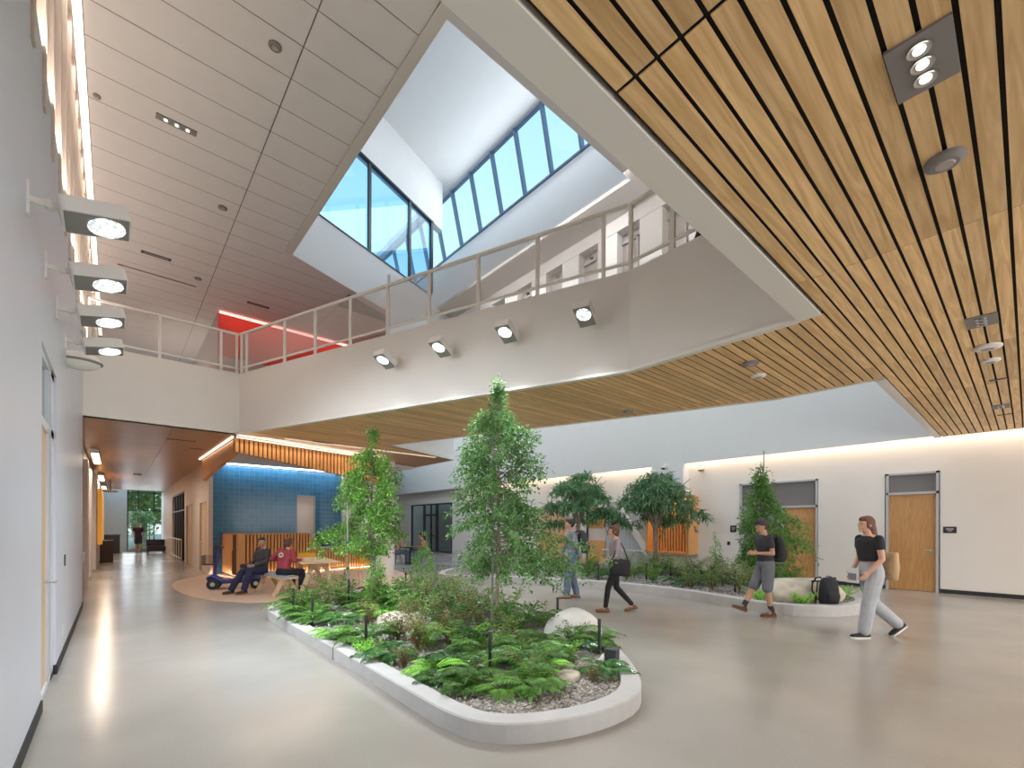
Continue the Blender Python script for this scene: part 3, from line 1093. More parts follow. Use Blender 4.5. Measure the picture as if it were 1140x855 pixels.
tag(b.build('slatted_header'), 'oak slatted header band hanging over the counter nook', 'header')
b = MB()
o0 = HB - nn * 0.06; o1 = HC - nn * 0.06
b.beam((o0.x, o0.y, 3.785), (o1.x, o1.y, 3.785), 0.04, 0.02, em_strip)
b.beam((HA.x - .06, HA.y, 3.785), (HB.x - .06, HB.y, 3.785), 0.04, 0.02, em_down)
tag(b.build('header_light'), 'warm strip light along the top of the oak slatted header', 'light')
mid = (HB + HC) / 2 - nn * 0.12
area('header_glow', (mid.x, mid.y, 3.76), (math.radians(-30), 0, math.atan2(d.y, d.x)), 4.6, 0.06, 22, WARM)

# round column
b = MB()
b.lathe([(0.26, 0), (0.26, 3.8)], white, (6.95, 14.35, 0), 32)
o = struct(b.build('wall_column', smooth=False), 'round white column')

# ================================================================== DOORS AND SMALL THINGS OF THE RIGHT WALL
def wall_door(nm, ya, yb_, ztop, zbar, leafs, label, lever_y=None):
    t = struct(empty(nm, (XR, ya, 0)), label)
    W_ = yb_ - ya
    b = MB()
    for y in (0, W_ - 0.05):
        b.box(-0.03, y, 0, 0.10, y + 0.05, ztop, greyfr)
    b.box(-0.03, 0, ztop - .05, 0.10, W_, ztop, greyfr)
    b.box(-0.03, 0, zbar - .03, 0.10, W_, zbar + .03, greyfr)
    b.build('frame', t)
    b = MB(); b.box(0.05, 0.05, zbar + .03, 0.06, W_ - .05, ztop - .05, mat('transom_glass', (0.17, 0.155, 0.15), 0.35)); b.build('transom_pane', t)
    for (p, q, kind) in leafs:
        b = MB()
        if kind == 'wood':
            b.box(0.03, p, 0.01, 0.075, q, zbar - .03, wood_door); b.build('leaf', t)
        else:
            b.box(0.0, p, 0.01, 0.07, p + .06, zbar - .03, greyfr); b.box(0.0, q - .06, 0.01, 0.07, q, zbar - .03, greyfr)
            b.box(0.0, p, 0.01, 0.07, q, .12, greyfr); b.box(0.0, p, zbar - .09, 0.07, q, zbar - .03, greyfr)
            b.build('glass_leaf', t)
            b = MB(); b.box(0.03, p + .06, .12, 0.04, q - .06, zbar - .09, mat('pale_reflecting_glass', (.30, .34, .30), .06)); b.build('pane', t)
    if lever_y is not None:
        b = MB(); b.tube([(0.03, lever_y, 1.05), (-0.05, lever_y, 1.05)], 0.012, steel)
        b.tube([(-0.05, lever_y, 1.05), (-0.05, lever_y + .13, 1.05)], 0.011, steel)
        b.tube([(0.03, lever_y, 1.05), (0.015, lever_y, 1.05)], 0.032, steel, 14)
        b.build('handle', t)
    return t


wall_door('door_5', 1.48, 2.50, 3.03, 2.50, [(0.05, 0.97, 'wood')], 'single oak door with grey frame and dark transom', 0.14)
wall_door('door_6', 4.06, 6.24, 3.03, 2.24, [(0.05, 0.86, 'wood'), (0.9, 2.12, 'glass')], 'wide doorway with oak leaf and glass leaf', 0.98)
t = struct(empty('door_7', (XR, 23.08, 0)), 'dark framed glazed storefront door at the far right')
b = MB()
for y in (0, 1.6, 1.75, 2.4, 3.2, 3.3, 4.9):
    b.box(-.03, y, 0, .07, y + .07, 3.08, darkgrey)
b.box(-.03, 0, 3.0, .07, 4.97, 3.08, darkgrey); b.box(-.03, 0, 0, .07, 4.97, .08, darkgrey)
b.box(-.03, 1.6, 2.3, .07, 3.35, 2.42, darkgrey); b.box(-.03, 1.6, 1.0, .07, 3.35, 1.06, darkgrey)
b.build('frame', t)
b = MB(); b.poly([(.02, 0, 0), (.02, 4.97, 0), (.02, 4.97, 3.05), (.02, 0, 3.05)], gl_dark); b.build('pane', t)


def plaque(y, z, w_, h, nm, label, mark=True, x=XR):
    t = empty(nm, (x, y, z), 0, label, 'sign' if mark else 'switch')
    b = MB(); b.box(-0.012, -w_ / 2, -h / 2, 0, w_ / 2, h / 2, blackm); b.build('plate', t, bevel=.003)
    if mark:
        b = MB()
        wm = mat('sign_mark', (.6, .6, .6), .6)
        b.box(-0.0145, -w_ * .28, h * .08, -0.011, w_ * .28, h * .2, wm); b.box(-0.0145, -w_ * .18, -h * .16, -0.011, w_ * .18, -h * .08, wm)
        b.build('lettering', t)
    return t


plaque(1.28, 1.56, .24, .16, 'room_sign', 'small black room sign right of the single oak door')
plaque(6.45, 1.56, .20, .22, 'room_sign', 'small black sign on the wall left of the wide doorway')
plaque(6.60, 1.08, .10, .12, 'wall_switch', 'small black wall switch below the sign by the wide doorway', False)

# oak display box on the pier
t = empty('display_box', (14.72, 7.66, 0.66), 0, 'open oak display box hanging below the pale wall pier', 'display box')
b = MB()
b.box(0, 0, 0, .68, .08, 2.05, wood_slat); b.box(0, 1.57, 0, .68, 1.65, 2.05, wood_slat)
b.box(0, .08, 0, .68, 1.57, .08, wood_slat); b.box(0, .08, 1.97, .68, 1.57, 2.05, wood_slat)
b.build('frame', t)
b = MB()
b.box(.58, .08, .08, .6, 1.57, 1.97, tan_panel)
k = .08
while k < 1.5:
    b.box(.50, k, .08, .58, k + .07, 1.97, wood_slat); k += .11
b.build('slatted_back', t)
b = MB(); b.box(.30, .30, 1.9, .50, 1.3, 1.95, em_strip); b.build('inner_light', t)
area('display_glow', (15.0, 8.45, 2.5), (0, 0, 0), .3, 1.0, 9, (1, .72, .45))

t = empty('security_camera', (15.0, 8.66, 3.80), 0, 'white dome camera on the pale wall pier', 'camera')
b = MB(); b.box(-.02, -.08, -.06, 0, .08, .10, white); b.tube([(0, 0, .03), (-.18, 0, .03)], .03, white); b.lathe([(.02, .02), (.10, .0), (.11, -.06), (.10, -.07)], white, (-.2, 0, 0)); b.build('housing', t)
b = MB(); b.ball((-.2, 0, -.07), (.075, .075, .06), blackm); b.build('lens_dome', t)
t = empty('wall_sensor', (XR, 7.5, 3.6), 0, 'small brown wedge shaped sensor high on the warm lit wall', 'sensor')
b = MB(); b.box(-.02, -.05, -.05, 0, .05, .05, white); b.build('mount', t)
b = MB(); b.beam((-.02, .0, .0), (-.3, -.05, -.04), .12, .06, mat('brown_plastic', (.28, .17, .12), .5)); b.build('arm_head', t, bevel=.01)

# stair flank, handrail, oak alcoves further along the right wall
b = MB()
gp = mat('grey_ribbed_panel', (.50, .50, .51), .6)
for k in range(20):
    b.box(15.30, 9.40 + k * .108, 0.1, 15.36, 9.40 + k * .108 + .095, 2.6, gp)
struct(b.build('trim_5'), 'grey ribbed panel of the stair flank')
b = MB(); b.beam((15.2, 9.35, .42), (15.2, 10.98, 2.62), .16, .20, white); struct(b.build('trim_6'), 'white sloping stair stringer')
t = empty('handrail', (15.0, 9.4, 0), 0, 'white metal handrail before the ribbed stair flank', 'handrail')
b = MB(); b.beam((0, 0, .72), (0, 2.1, .70), .04, .05, white); b.build('rail', t)
for k in range(4):
    b = MB(); b.beam((0, k * .69 + .01, 0), (0, k * .69 + .01, .70), .03, .03, greyfr); b.build('post', t)
t = empty('oak_alcove', (15.25, 11.56, 0.0), 0, 'tall oak lined alcove beside the ribbed stair flank', 'alcove')
b = MB(); b.box(0.06, 0, 1.55, .12, .9, 2.42, wood_door); b.build('upper_panel', t)
b = MB(); b.box(0.04, 0, 1.05, .12, .9, 1.55, beige); b.build('middle_panel', t)
b = MB(); b.box(0, 0, 0, .12, .9, 1.05, wood_slat); b.build('lower_cabinet', t)
b = MB(); b.box(-.02, .9, 0, .12, .97, 2.6, darkgrey); b.build('side_post', t)
t = empty('oak_cabinet', (15.2, 13.9, 0.0), 0, 'orange oak cabinet against the right wall behind the walking man', 'cabinet')
b = MB(); b.box(0, 0, 0, .18, 1.5, 2.5, wood_slat); b.build('body', t)
b = MB(); b.box(-.02, .03, 1.3, 0, 1.47, 2.45, mat('peach_panel', (.62, .38, .24), .5)); b.build('upper_door', t)

# ================================================================== LEFT WALL DOOR
t = struct(empty('door_8', (XL - .05, 5.62, 0)), 'recessed oak door with glass side panel in the left wall')
b = MB()
for y, w_ in ((0, .07), (.80, .05), (1.02, .29)):
    b.box(-0.03, y, 0, 0.03, y + w_, 3.20, satin)
b.box(-.03, 0, 2.52, .03, 1.31, 2.60, satin); b.box(-.03, 0, 3.14, .03, 1.31, 3.20, satin); b.box(-.03, 0, 0, .03, 1.31, .05, satin)
b.build('frame', t)
b = MB(); b.box(-.02, .07, .02, .01, .80, 2.52, wood_pale); b.build('leaf', t)
b = MB(); b.box(-.01, .85, .05, .0, 1.02, 2.52, mat('dark_glass_pane', (.03, .035, .04), .15)); b.box(-.01, .07, 2.6, .0, 1.02, 3.14, mat('pale_green_pane', (.25, .32, .30), .15)); b.build('pane', t)
b = MB(); b.tube([(.0, .70, 1.05), (.09, .70, 1.05), (.09, .84, 1.05)], .012, steel); b.build('handle', t)
plaque(0, 0, .05, .14, 'card_reader', 'black card reader on the white wall beyond the recessed door', False)
o = bpy.data.objects['card_reader']; o.location = (XL + .012, 8.0, 1.17)
t = empty('wall_socket', (XL + .008, 7.75, .33), 0, 'small white wall socket low on the white wall', 'socket')
b = MB(); b.box(-.008, -.04, -.06, 0, .04, .06, white); b.build('plate', t)

# ================================================================== FLOODLIGHTS
def flood_head(t, M, tilt_name='head'):
    """head: flat white housing with rounded corners, LED disc on the underside; local, hanging below z=0"""
    b = MB()
    pts = []
    for cx, cy, a0 in ((.17, .11, 0), (-.17, .11, 90), (-.17, -.11, 180), (.17, -.11, 270)):
        for k in range(4):
            a = math.radians(a0 + k * 30)
            pts.append((cx + .03 * math.cos(a), cy + .03 * math.sin(a)))
    b.prism(pts, -.06, .05, white)
    b.prism([(x * .8, y * .75) for x, y in pts], .05, .075, white)
    for i, v in enumerate(b.v):
        b.v[i] = tuple(M @ Vector(v))
    h = b.build(tilt_name, t)
    b = MB(); b.box(-.185, -.125, -.064, .185, .125, -.060, metalgrey)
    b.v = [tuple(M @ Vector(v)) for v in b.v]
    b.build('underside_plate', t)
    b = MB(); b.lathe([(.112, -.064), (.112, -.072), (.10, -.074), (.03, -.074)], em_led, (.05, 0, 0), 28)
    b.v = [tuple(M @ Vector(v)) for v in b.v]
    b.build('led_disc', t)


ords = ['nearest of the four white floodlights on the left wall', 'second nearest of the four white floodlights on the left wall',
        'third nearest of the four white floodlights on the left wall', 'farthest of the four white floodlights on the left wall']
for i, y in enumerate((4.70, 5.81, 6.85, 7.97)):
    t = empty('floodlight', (XL, y, 3.93), 0, ords[i], 'floodlight', 'floodlights on the left wall')
    b = MB(); b.box(0, -.03, -.12, .015, .03, .12, white); b.build('bracket', t)
    b = MB(); b.beam((0.015, 0, 0), (.12, 0, .0), .03, .04, white); b.tube([(.11, -.03, 0), (.11, .03, 0)], .03, white, 12); b.beam((.11, 0, 0), (.2, -.02, -.01), .05, .03, white); b.build('arm', t)
    M = Matrix.Translation((.36, -.03, 0)) @ Matrix.Rotation(math.radians(-7), 4, 'X') @ Matrix.Rotation(math.radians(-13), 4, 'Y')
    flood_head(t, M)
    spot('flood_beam', (XL + .41, y - .05, 3.80), (XL + 4.4, y + .8, 0), 235, (.86, .94, 1.0), 130, .9, .10)
ords = ['leftmost of the four floodlights on the balcony fascia', 'second from left of the four floodlights on the balcony fascia',
        'third from left of the four floodlights on the balcony fascia', 'rightmost of the four floodlights on the balcony fascia']
fa = math.atan2(M1.y, M1.x)
for i, (x, y) in enumerate(((3.87, 7.96), (4.31, 6.81), (4.75, 5.63), (5.2, 4.46))):
    x += .07; y -= .22
    t = empty('floodlight', (x, y, 4.64), 0, ords[i], 'floodlight', 'floodlights on the balcony fascia')
    out = Vector((-N1.x, -N1.y, 0))
    b = MB(); b.beam((0, 0, -.06), (0, 0, .1), .06, .03, white, up=tuple(out)); b.build('bracket', t)
    b = MB(); b.beam((0, 0, 0), tuple(out * .16), .035, .035, white); b.build('arm', t)
    ang = math.atan2(out.y, out.x)
    M = Matrix.Translation(out * .30 + Vector((0, 0, -.03))) @ RZ(ang) @ Matrix.Rotation(math.radians(-22), 4, 'Y') @ Matrix.Scale(.94, 4)
    flood_head(t, M)
    p = Vector((x, y, 4.51)) + out * .30
    spot('flood_beam', tuple(p), (p.x + out.x * 2.0, p.y + out.y * 2.0, 0), 230, (.86, .94, 1.0), 120, 1.0, .12)

t = empty('wall_dome_light', (XL, 8.35, 3.80), 0, 'white bowl shaped wall fixture below the farthest floodlight', 'wall light')
b = MB()
b.ball((.12, 0, 0), (.22, .16, .12), white, 20, 12)
b.build('bowl', t, smooth=True)
b = MB(); b.lathe([(.18, -.015), (.185, 0), (.18, .015)], metalgrey, (.13, 0, -.01), 20, (1.24, .93)); b.build('dark_slot_ring', t)

# ================================================================== RAILINGS OF THE BALCONY
def railing(nm, p, q, posts, label, z0=5.27, z1=6.20, ext=True):
    p = Vector(p); q = Vector(q); d = q - p; L = d.length; d.normalize()
    t = empty(nm, (p.x, p.y, 0), math.atan2(d.y, d.x), label, 'railing', 'balcony railings')
    b = MB(); b.beam((0, 0, z1), (L, 0, z1), .05, .045, cream); b.build('top_rail', t)
    b = MB(); b.beam((0, 0, z0 + .11), (L, 0, z0 + .11), .035, .035, cream); b.build('bottom_rail', t)
    for s in posts:
        b = MB(); b.beam((s, 0, ZB - .07), (s, 0, z1), .05, .045, cream, up=(0, 1, 0)); b.build('post', t)
    ss = sorted(posts)
    for a, c in zip(ss, ss[1:]):
        b = MB(); b.box(a + .03, -.004, z0 + .13, c - .03, .004, z1 - .03, infill); b.build('mesh_infill', t)
    return t


railing('balcony_railing', (-.40, 12.52, 0), (2.24, 12.52, 0), [0.02, 1.14, 2.28, 2.60], 'white balcony railing over the short left fascia')
LD = math.hypot(3.25, 8.70)
railing('balcony_railing', (2.27, 12.48, 0), (5.52, 3.78, 0), [.05, .25, 1.65, 2.66, 3.7, 4.7, 5.7, 6.75, 7.85, 8.92], 'long white balcony railing above the floodlit sloping fascia')
railing('balcony_railing', (5.53, 3.75, 0), (5.53, 1.75, 0), [.0, .65, 1.95], 'short white balcony railing at the right end of the balcony')

# ================================================================== CEILING FITTINGS
def cfit(nm, x, y, z, label, cat, kind, rz=0, group=None, w_=.3, l_=.3):
    t = empty(nm, (x, y, z), rz, label, cat, group)
    if kind in ('triple', 'unlit'):
        b = MB(); b.box(-l_ / 2, -w_ / 2, -.012, l_ / 2, w_ / 2, 0.004, metalgrey); b.build('plate', t)
        for k in (-1, 0, 1):
            b = MB(); b.lathe([(.045, -.013), (.045, -.02), (.035, -.016)], steel, (k * l_ * .27, 0, 0), 18); b.build('ring', t)
            b = MB(); b.lathe([(.024, -.017), (.022, -.022)], em_down if kind == 'triple' else metalgrey, (k * l_ * .27, 0, 0), 16); b.build('lamp', t)
    elif kind == 'disc':
        b = MB(); b.lathe([(w_ * .35, -.035), (w_ * .5, -.02), (w_ * .5, 0)], white if l_ > 0.5 else metalgrey, n=24); b.build('rim', t)
        b = MB(); b.lathe([(w_ * .22, -.04), (w_ * .25, -.034)], mat('disc_center', (.4, .33, .3), .5), n=16); b.build('center', t)
    elif kind == 'slot0':
        pass
    elif kind == 'slot':
        b = MB(); b.box(-l_ / 2, -w_ / 2, -.008, l_ / 2, w_ / 2, .002, mat('slot_dark', (.03, .025, .025), .6)); b.build('plate', t)
        b = MB(); b.box(-l_ * .42, -w_ * .25, -.010, l_ * .42, w_ * .25, -.007, metalgrey); b.build('lens', t)
    return t


PY = .335
cfit('triple_downlight', 2.86, PY, ZC, 'square grey plate with three lit lamps in the boarded ceiling', 'ceiling light', 'triple', 0, None, .23, .37)
spot('downlight_and_fill_beam', (2.86, PY, ZC - .05), (2.86, PY, 0), 60, NEUT, 110, .8)
cfit('ceiling_speaker', 3.72, PY, ZC, 'dark round speaker nearest the lit square plate', 'speaker', 'disc', 0, None, .19, .2)
cfit('vent_plate', 6.9, PY, ZC, 'grey slotted square plate in the boarded ceiling', 'ceiling light', 'unlit', 0, None, .24, .36)
cfit('smoke_detector', 7.94, PY, ZC, 'larger white ring detector beyond the grey slotted plate', 'detector', 'disc', 0, None, .26, 1)
cfit('smoke_detector', 8.60, PY, ZC, 'smaller white disc detector beyond the larger ring', 'detector', 'disc', 0, None, .19, 1)
cfit('ceiling_slot', 9.8, PY - .04, ZC, 'dark slot fitting nearer of the two by the right wall', 'ceiling fitting', 'slot', PI / 2, None, .06, .2)
cfit('vent_plate', 12.0, PY, ZC, 'small grey plate near the right wall end of the boards', 'ceiling light', 'unlit', 0, None, .22, .34)
cfit('ceiling_slot', 12.9, PY - .02, ZC, 'dark slot fitting closest to the right wall', 'ceiling fitting', 'slot', PI / 2, None, .06, .2)
cfit('ceiling_speaker', 6.38, 2.45, ZC, 'dark round speaker on the boarded bridge soffit', 'speaker', 'disc', 0, None, .2, .2)
cfit('smoke_detector', 6.98, 2.58, ZC, 'white disc detector beside the dark speaker on the bridge soffit', 'detector', 'disc', 0, None, .2, 1)
cfit('ceiling_speaker', 7.3, 5.0, ZC, 'dark round fitting in the middle of the bridge soffit', 'speaker', 'disc', 0, None, .2, .2)
cfit('ceiling_slot', 4.1, 12.2, ZC, 'dark slot beside the tall left tree top', 'ceiling fitting', 'slot', .25, None, .1, .55)
cfit('ceiling_slot', 7.5, 12.4, ZC, 'dark slot near the pointed tip of the soffit', 'ceiling fitting', 'slot', .25, None, .08, .45)
cfit('ceiling_slot', 1.3, 14.3, ZC, 'dark slot in the hall ceiling nearest the balcony', 'ceiling fitting', 'slot', 0, None, .08, .6)
cfit('ceiling_slot', 1.75, 15.6, ZC, 'shorter dark slot in the hall ceiling near the header', 'ceiling fitting', 'slot', 0, None, .08, .3)
cfit('ceiling_speaker', .75, 25.0, ZC, 'dark round speaker far along the hall ceiling', 'speaker', 'disc', 0, None, .3, .2)
t = empty('linear_light', (3.2, 12.25, ZC), math.radians(1), 'long thin pale linear light on the soffit above the counter', 'ceiling light')
b = MB(); b.box(0, -.04, -.025, 4.4, .04, -.001, mat('light_lens', (.8, .72, .62), .4, emit=(1, .8, .6), est=.35)); b.build('lens', t)
# upper ceiling fittings
UG = 'fittings of the tiled ceiling'
cfit('recessed_downlight', .79, 9.60, Z2, 'dark slot with three lit lamps in the tiled ceiling', 'ceiling light', 'triple', 0, None, .14, .56)
cfit('ceiling_slot', .79, 14.6, Z2, 'unlit dark slot in the tiled ceiling left of the joint', 'ceiling fitting', 'slot', 0, None, .14, .6)
cfit('ceiling_slot', 3.34, 15.75, Z2, 'unlit dark slot in the tiled ceiling above the red light', 'ceiling fitting', 'slot', 0, None, .14, .6)
cfit('ceiling_slot', .9, 15.72, Z2, 'long thin dark slot across the tiled ceiling', 'ceiling fitting', 'slot', 0, None, .05, 1.7)
cfit('ceiling_speaker', 1.71, 7.1, Z2, 'round brown speaker nearest in the tiled ceiling', 'speaker', 'disc', 0, None, .17, .2)
cfit('ceiling_speaker', 1.74, 11.44, Z2, 'round brown speaker in the middle of the tiled ceiling', 'speaker', 'disc', 0, None, .17, .2)
cfit('ceiling_speaker', 1.73, 15.17, Z2, 'round brown speaker far in the tiled ceiling near the long slot', 'speaker', 'disc', 0, None, .17, .2)
cfit('sprinkler_head', -.22, 9.8, Z2, 'small dark sprinkler beside the glowing strip light', 'sprinkler', 'disc', 0, None, .1, .2)
spot('downlight_and_fill_beam', (.79, 9.6, Z2 - .05), (.79, 9.6, 0), 120, NEUT, 100, .8)
# added fill spots under the lower ceiling, with no fittings of their own
for (x, y) in ((4, -2.5), (8, -2.5), (12, -2.5), (7, 4), (7.5, 8), (5.5, 13), (1, 14), (5, 16.5), (1, 20), (1, 28), (11.5, .2), (8.3, .2)):
    spot('downlight_and_fill_beam', (x, y, ZC - .03), (x, y, 0), 110, NEUT, 140, 1.0, .12)

# ================================================================== PLANTERS
def offset_poly(pts, d):
    n = len(pts); out = []
    for i in range(n):
        p0_, p1_, p2_ = Vector(pts[i - 1]), Vector(pts[i]), Vector(pts[(i + 1) % n])
        e1 = (p1_ - p0_).normalized(); e2 = (p2_ - p1_).normalized()
        n1 = Vector((-e1.y, e1.x)); n2 = Vector((-e2.y, e2.x))
        nn_ = (n1 + n2).normalized()
        k = d / max(.3, nn_.dot(n1))
        out.append((p1_.x + nn_.x * k, p1_.y + nn_.y * k))
    return out


def smooth_poly(pts, it=2):
    for _ in range(it):
        o = []
        n = len(pts)
        for i in range(n):
            a = pts[i]; c = pts[(i + 1) % n]
            o += [(a[0] * .75 + c[0] * .25, a[1] * .75 + c[1] * .25), (a[0] * .25 + c[0] * .75, a[1] * .25 + c[1] * .75)]
        pts = o
    return pts


def area2(pts):
    return sum(pts[a][0] * pts[(a + 1) % len(pts)][1] - pts[(a + 1) % len(pts)][0] * pts[a][1] for a in range(len(pts)))


def inside(p, poly):
    r = False; n = len(poly); j = n - 1
    for i in range(n):
        if (poly[i][1] > p[1]) != (poly[j][1] > p[1]) and p[0] < (poly[j][0] - poly[i][0]) * (p[1] - poly[i][1]) / (poly[j][1] - poly[i][1]) + poly[i][0]:
            r = not r
        j = i
    return r


gravel = mat('gravel', (0.30, 0.28, 0.265), 0.9, var=0.45, scale=38, bump=1.0, bscale=45)
pebble_m = mat('pebble', (0.38, 0.355, 0.33), 0.85, var=0.12, scale=20, island=.5)


def planter(nm, pts, label, hc=.155, wd=.19, joints=()):
    if area2(pts) < 0:
        pts = pts[::-1]
    t = empty(nm, (0, 0, 0), 0, label, 'planter curb')
    o1 = pts; i1 = offset_poly(pts, wd)
    ot = offset_poly(pts, .012); it_ = offset_poly(pts, wd - .012)
    n = len(pts); b = MB()
    rings = [(o1, 0), (o1, hc - .012), (ot, hc), (it_, hc), (i1, hc - .012), (i1, .03)]
    for (A, za), (B, zb_) in zip(rings, rings[1:]):
        for a in range(n):
            c = (a + 1) % n
            b.poly([(A[a][0], A[a][1], za), (A[c][0], A[c][1], za), (B[c][0], B[c][1], zb_), (B[a][0], B[a][1], zb_)], curb_m)
    b.build('curb', t)
    b = MB(); b.prism(i1, .02, hc - .045, gravel, True, False); g = b.build('gravel_bed', t)
    g['kind'] = 'stuff'
    for (x, y, a) in joints:
        M = Matrix.Translation((x, y, 0)) @ RZ(a)
        b = MB(); b.box(-.004, -.003, 0.0, .02, .003, hc + .001, metalgrey, M); b.build('joint', t)
    return t, i1


P1 = [(1.98, 8.2), (1.98, 6.5), (1.98, 5.0), (1.97, 4.0), (1.96, 3.4), (1.96, 3.0), (2.04, 2.64), (2.38, 2.36), (2.95, 2.19), (3.55, 2.24), (4.15, 2.75),
      (4.66, 3.35), (5.15, 4.2), (5.32, 5.3), (5.34, 6.6), (5.25, 8.0), (4.95, 9.3), (4.3, 10.15), (3.3, 10.25), (2.45, 9.7), (2.02, 8.95)]
P1 = smooth_poly(P1, 2)
pl1, P1i = planter('front_planter', P1, 'near concrete curb planter with rounded end and gravel bed', joints=((1.975, 5.50, 0),))
P2 = [(7.3, 10.9), (8.4, 9.7), (9.15, 8.3), (9.55, 7.1), (9.72, 6.0), (9.60, 4.9), (9.35, 4.0), (9.15, 3.3), (9.25, 2.75), (9.75, 2.25), (10.5, 2.0), (11.3, 2.1),
      (12.0, 2.7), (12.8, 4.0), (13.6, 6.0), (14.2, 8.0), (14.4, 10.5), (13.6, 13.0), (11.0, 13.8), (8.5, 13.0), (7.3, 11.9)]
P2 = smooth_poly(P2, 2)
pl2, P2i = planter('rear_planter', P2, 'far long concrete curb planter in front of the right wall', hc=.2, wd=.2)

# ================================================================== PLANTS
lf_fern = leafmat('fern_leaf', (0.07, 0.20, 0.03), (0.20, 0.42, 0.09), .36)
lf_fern_b = leafmat('bright_fern_leaf', (0.20, 0.52, 0.05), (0.38, 0.74, 0.12), .4)
lf_dark = leafmat('dark_glossy_leaf', (0.05, 0.16, 0.04), (0.14, 0.32, 0.10), .22)
lf_tree = leafmat('fig_leaf', (0.06, 0.18, 0.045), (0.26, 0.48, 0.17), .33)
lf_tree2 = leafmat('fresh_fig_leaf', (0.12, 0.32, 0.05), (0.34, 0.62, 0.15), .35)
lf_long = leafmat('long_fig_leaf', (0.07, 0.20, 0.08), (0.27, 0.50, 0.23), .28)
lf_shrub = leafmat('shrub_leaf', (0.11, 0.27, 0.045), (0.30, 0.50, 0.13), .4)
lf_olive = leafmat('olive_shrub_leaf', (0.14, 0.23, 0.07), (0.36, 0.45, 0.18), .5)
lf_red = leafmat('reddish_shrub_leaf', (0.22, 0.13, 0.07), (0.30, 0.34, 0.12), .4)
bark = mat('tree_bark', (0.30, 0.24, 0.18), .85, var=.3, scale=14, bump=.4, bscale=60)
stem_m = mat('green_stem', (0.12, 0.20, 0.05), .6)
brown_stem = mat('brown_fern_stem', (0.26, 0.14, 0.06), .7)


def leaf(V, F, p, d, up, l, w, fold=.25):
    d = d.normalized()
    s = d.cross(up)
    if s.length < 1e-4:
        s = Vector((1, 0, 0))
    s.normalize(); n_ = s.cross(d)
    m = p + d * l * .45
    i = len(V)
    V += [tuple(p), tuple(m + s * w / 2 + n_ * w * fold), tuple(p + d * l - n_ * l * .08), tuple(m - s * w / 2 + n_ * w * fold)]
    F += [(i, i + 1, i + 2), (i, i + 2, i + 3)]


def mesh_obj(name, V, F, m, parent=None):
    me = bpy.data.meshes.new(name)
    me.from_pydata(V, [], F)
    me.materials.append(m)
    o = bpy.data.objects.new(name, me)
    COL.objects.link(o)
    if parent:
        o.parent = parent
    return o


def rv(a=1.0):
    return Vector((random.uniform(-a, a), random.uniform(-a, a), random.uniform(-a, a)))


def fern(seed, nfr, L, arch, m, pairs=11, ll=.075, lw=.024, stemm=None, droop=1.0):
    random.seed(seed)
    t = empty('fern')
    V, F = [], []
    b = MB()
    for k in range(nfr):
        az = 2 * PI * k / nfr + random.uniform(-.35, .35)
        Lf = L * random.uniform(.7, 1.1)
        e0 = random.uniform(.75, 1.3) * arch
        pts = []
        p = Vector((0, 0, 0.0)); el = e0
        D = Vector((math.cos(az), math.sin(az), 0))
        N = pairs + 4
        for j in range(N + 1):
            pts.append(p.copy())
            p = p + (D * math.cos(el) + Vector((0, 0, 1)) * math.sin(el)) * (Lf / N)
            el -= (e0 + .55 * droop) / N * random.uniform(.8, 1.25)
        for q in pts:
            q.z = max(q.z, .03)
        b.tube(pts[::3] + [pts[-1]], [.004] * (len(pts[::3])) + [.0015], stemm or stem_m, 4, False)
        S = D.cross(Vector((0, 0, 1)))
        for j in range(4, N + 1):
            d = (pts[j] - pts[j - 1]).normalized()
            f = (j - 3) / (N - 3)
            s_ = ll * (1.15 * math.sin(PI * (f * .82 + .13)) + .15) * random.uniform(.85, 1.1)
            for sg in (-1, 1):
                dd = (S * sg + d * .45 + Vector((0, 0, -.12))).normalized()
                leaf(V, F, pts[j], dd, Vector((0, 0, 1)), s_, lw, .18)
        leaf(V, F, pts[-1], d, Vector((0, 0, 1)), ll * .8, lw)
    mesh_obj('fronds', V, F, m, t)
    b.build('stems', t)
    return t


def shrub(seed, h, r, n, m, l=.05, w=.028, stems=5, upright=.5):
    random.seed(seed)
    t = empty('shrub')
    V, F = [], []
    b = MB()
    for k in range(stems):
        az = 2 * PI * k / stems + random.uniform(-.4, .4)
        rr = r * random.uniform(.45, 1.0); hh = h * random.uniform(.65, 1.0)
        pts = []
        for j in range(7):
            f = j / 6
            pts.append(Vector((math.cos(az) * rr * f ** (1 + upright), math.sin(az) * rr * f ** (1 + upright), hh * f)) + rv(.015) * f)
        pts[0].z = 0
        b.tube(pts, [.007, .006, .005, .004, .003, .003, .002], brown_stem, 5, False)
        for q in range(n // stems):
            f = random.uniform(.12, 1)
            i = min(5, int(f * 6)); u = f * 6 - i
            p = pts[i].lerp(pts[i + 1], u)
            az2 = random.uniform(0, 2 * PI)
            d = Vector((math.cos(az2), math.sin(az2), random.uniform(-.3, .7))).normalized()
            p = p + d * random.uniform(.0, .30) * r * (1.1 - f * .6)
            leaf(V, F, p, (d + rv(.5)), Vector((0, 0, 1)) + rv(.4), l * random.uniform(.7, 1.2), w * random.uniform(.8, 1.1))
    mesh_obj('foliage', V, F, m, t)
    b.build('stems', t)
    return t


def place(proto, first, x, y, z, rz, sc, nm, label, cat, group):
    if first:
        o = proto
        o.location = (x, y, z); o.rotation_euler = (0, 0, rz); o.scale = (sc,) * 3
    else:
        o = dup(proto, (x, y, z), rz, sc)
    o.name = nm
    tag(o, label, cat, group)
    return o


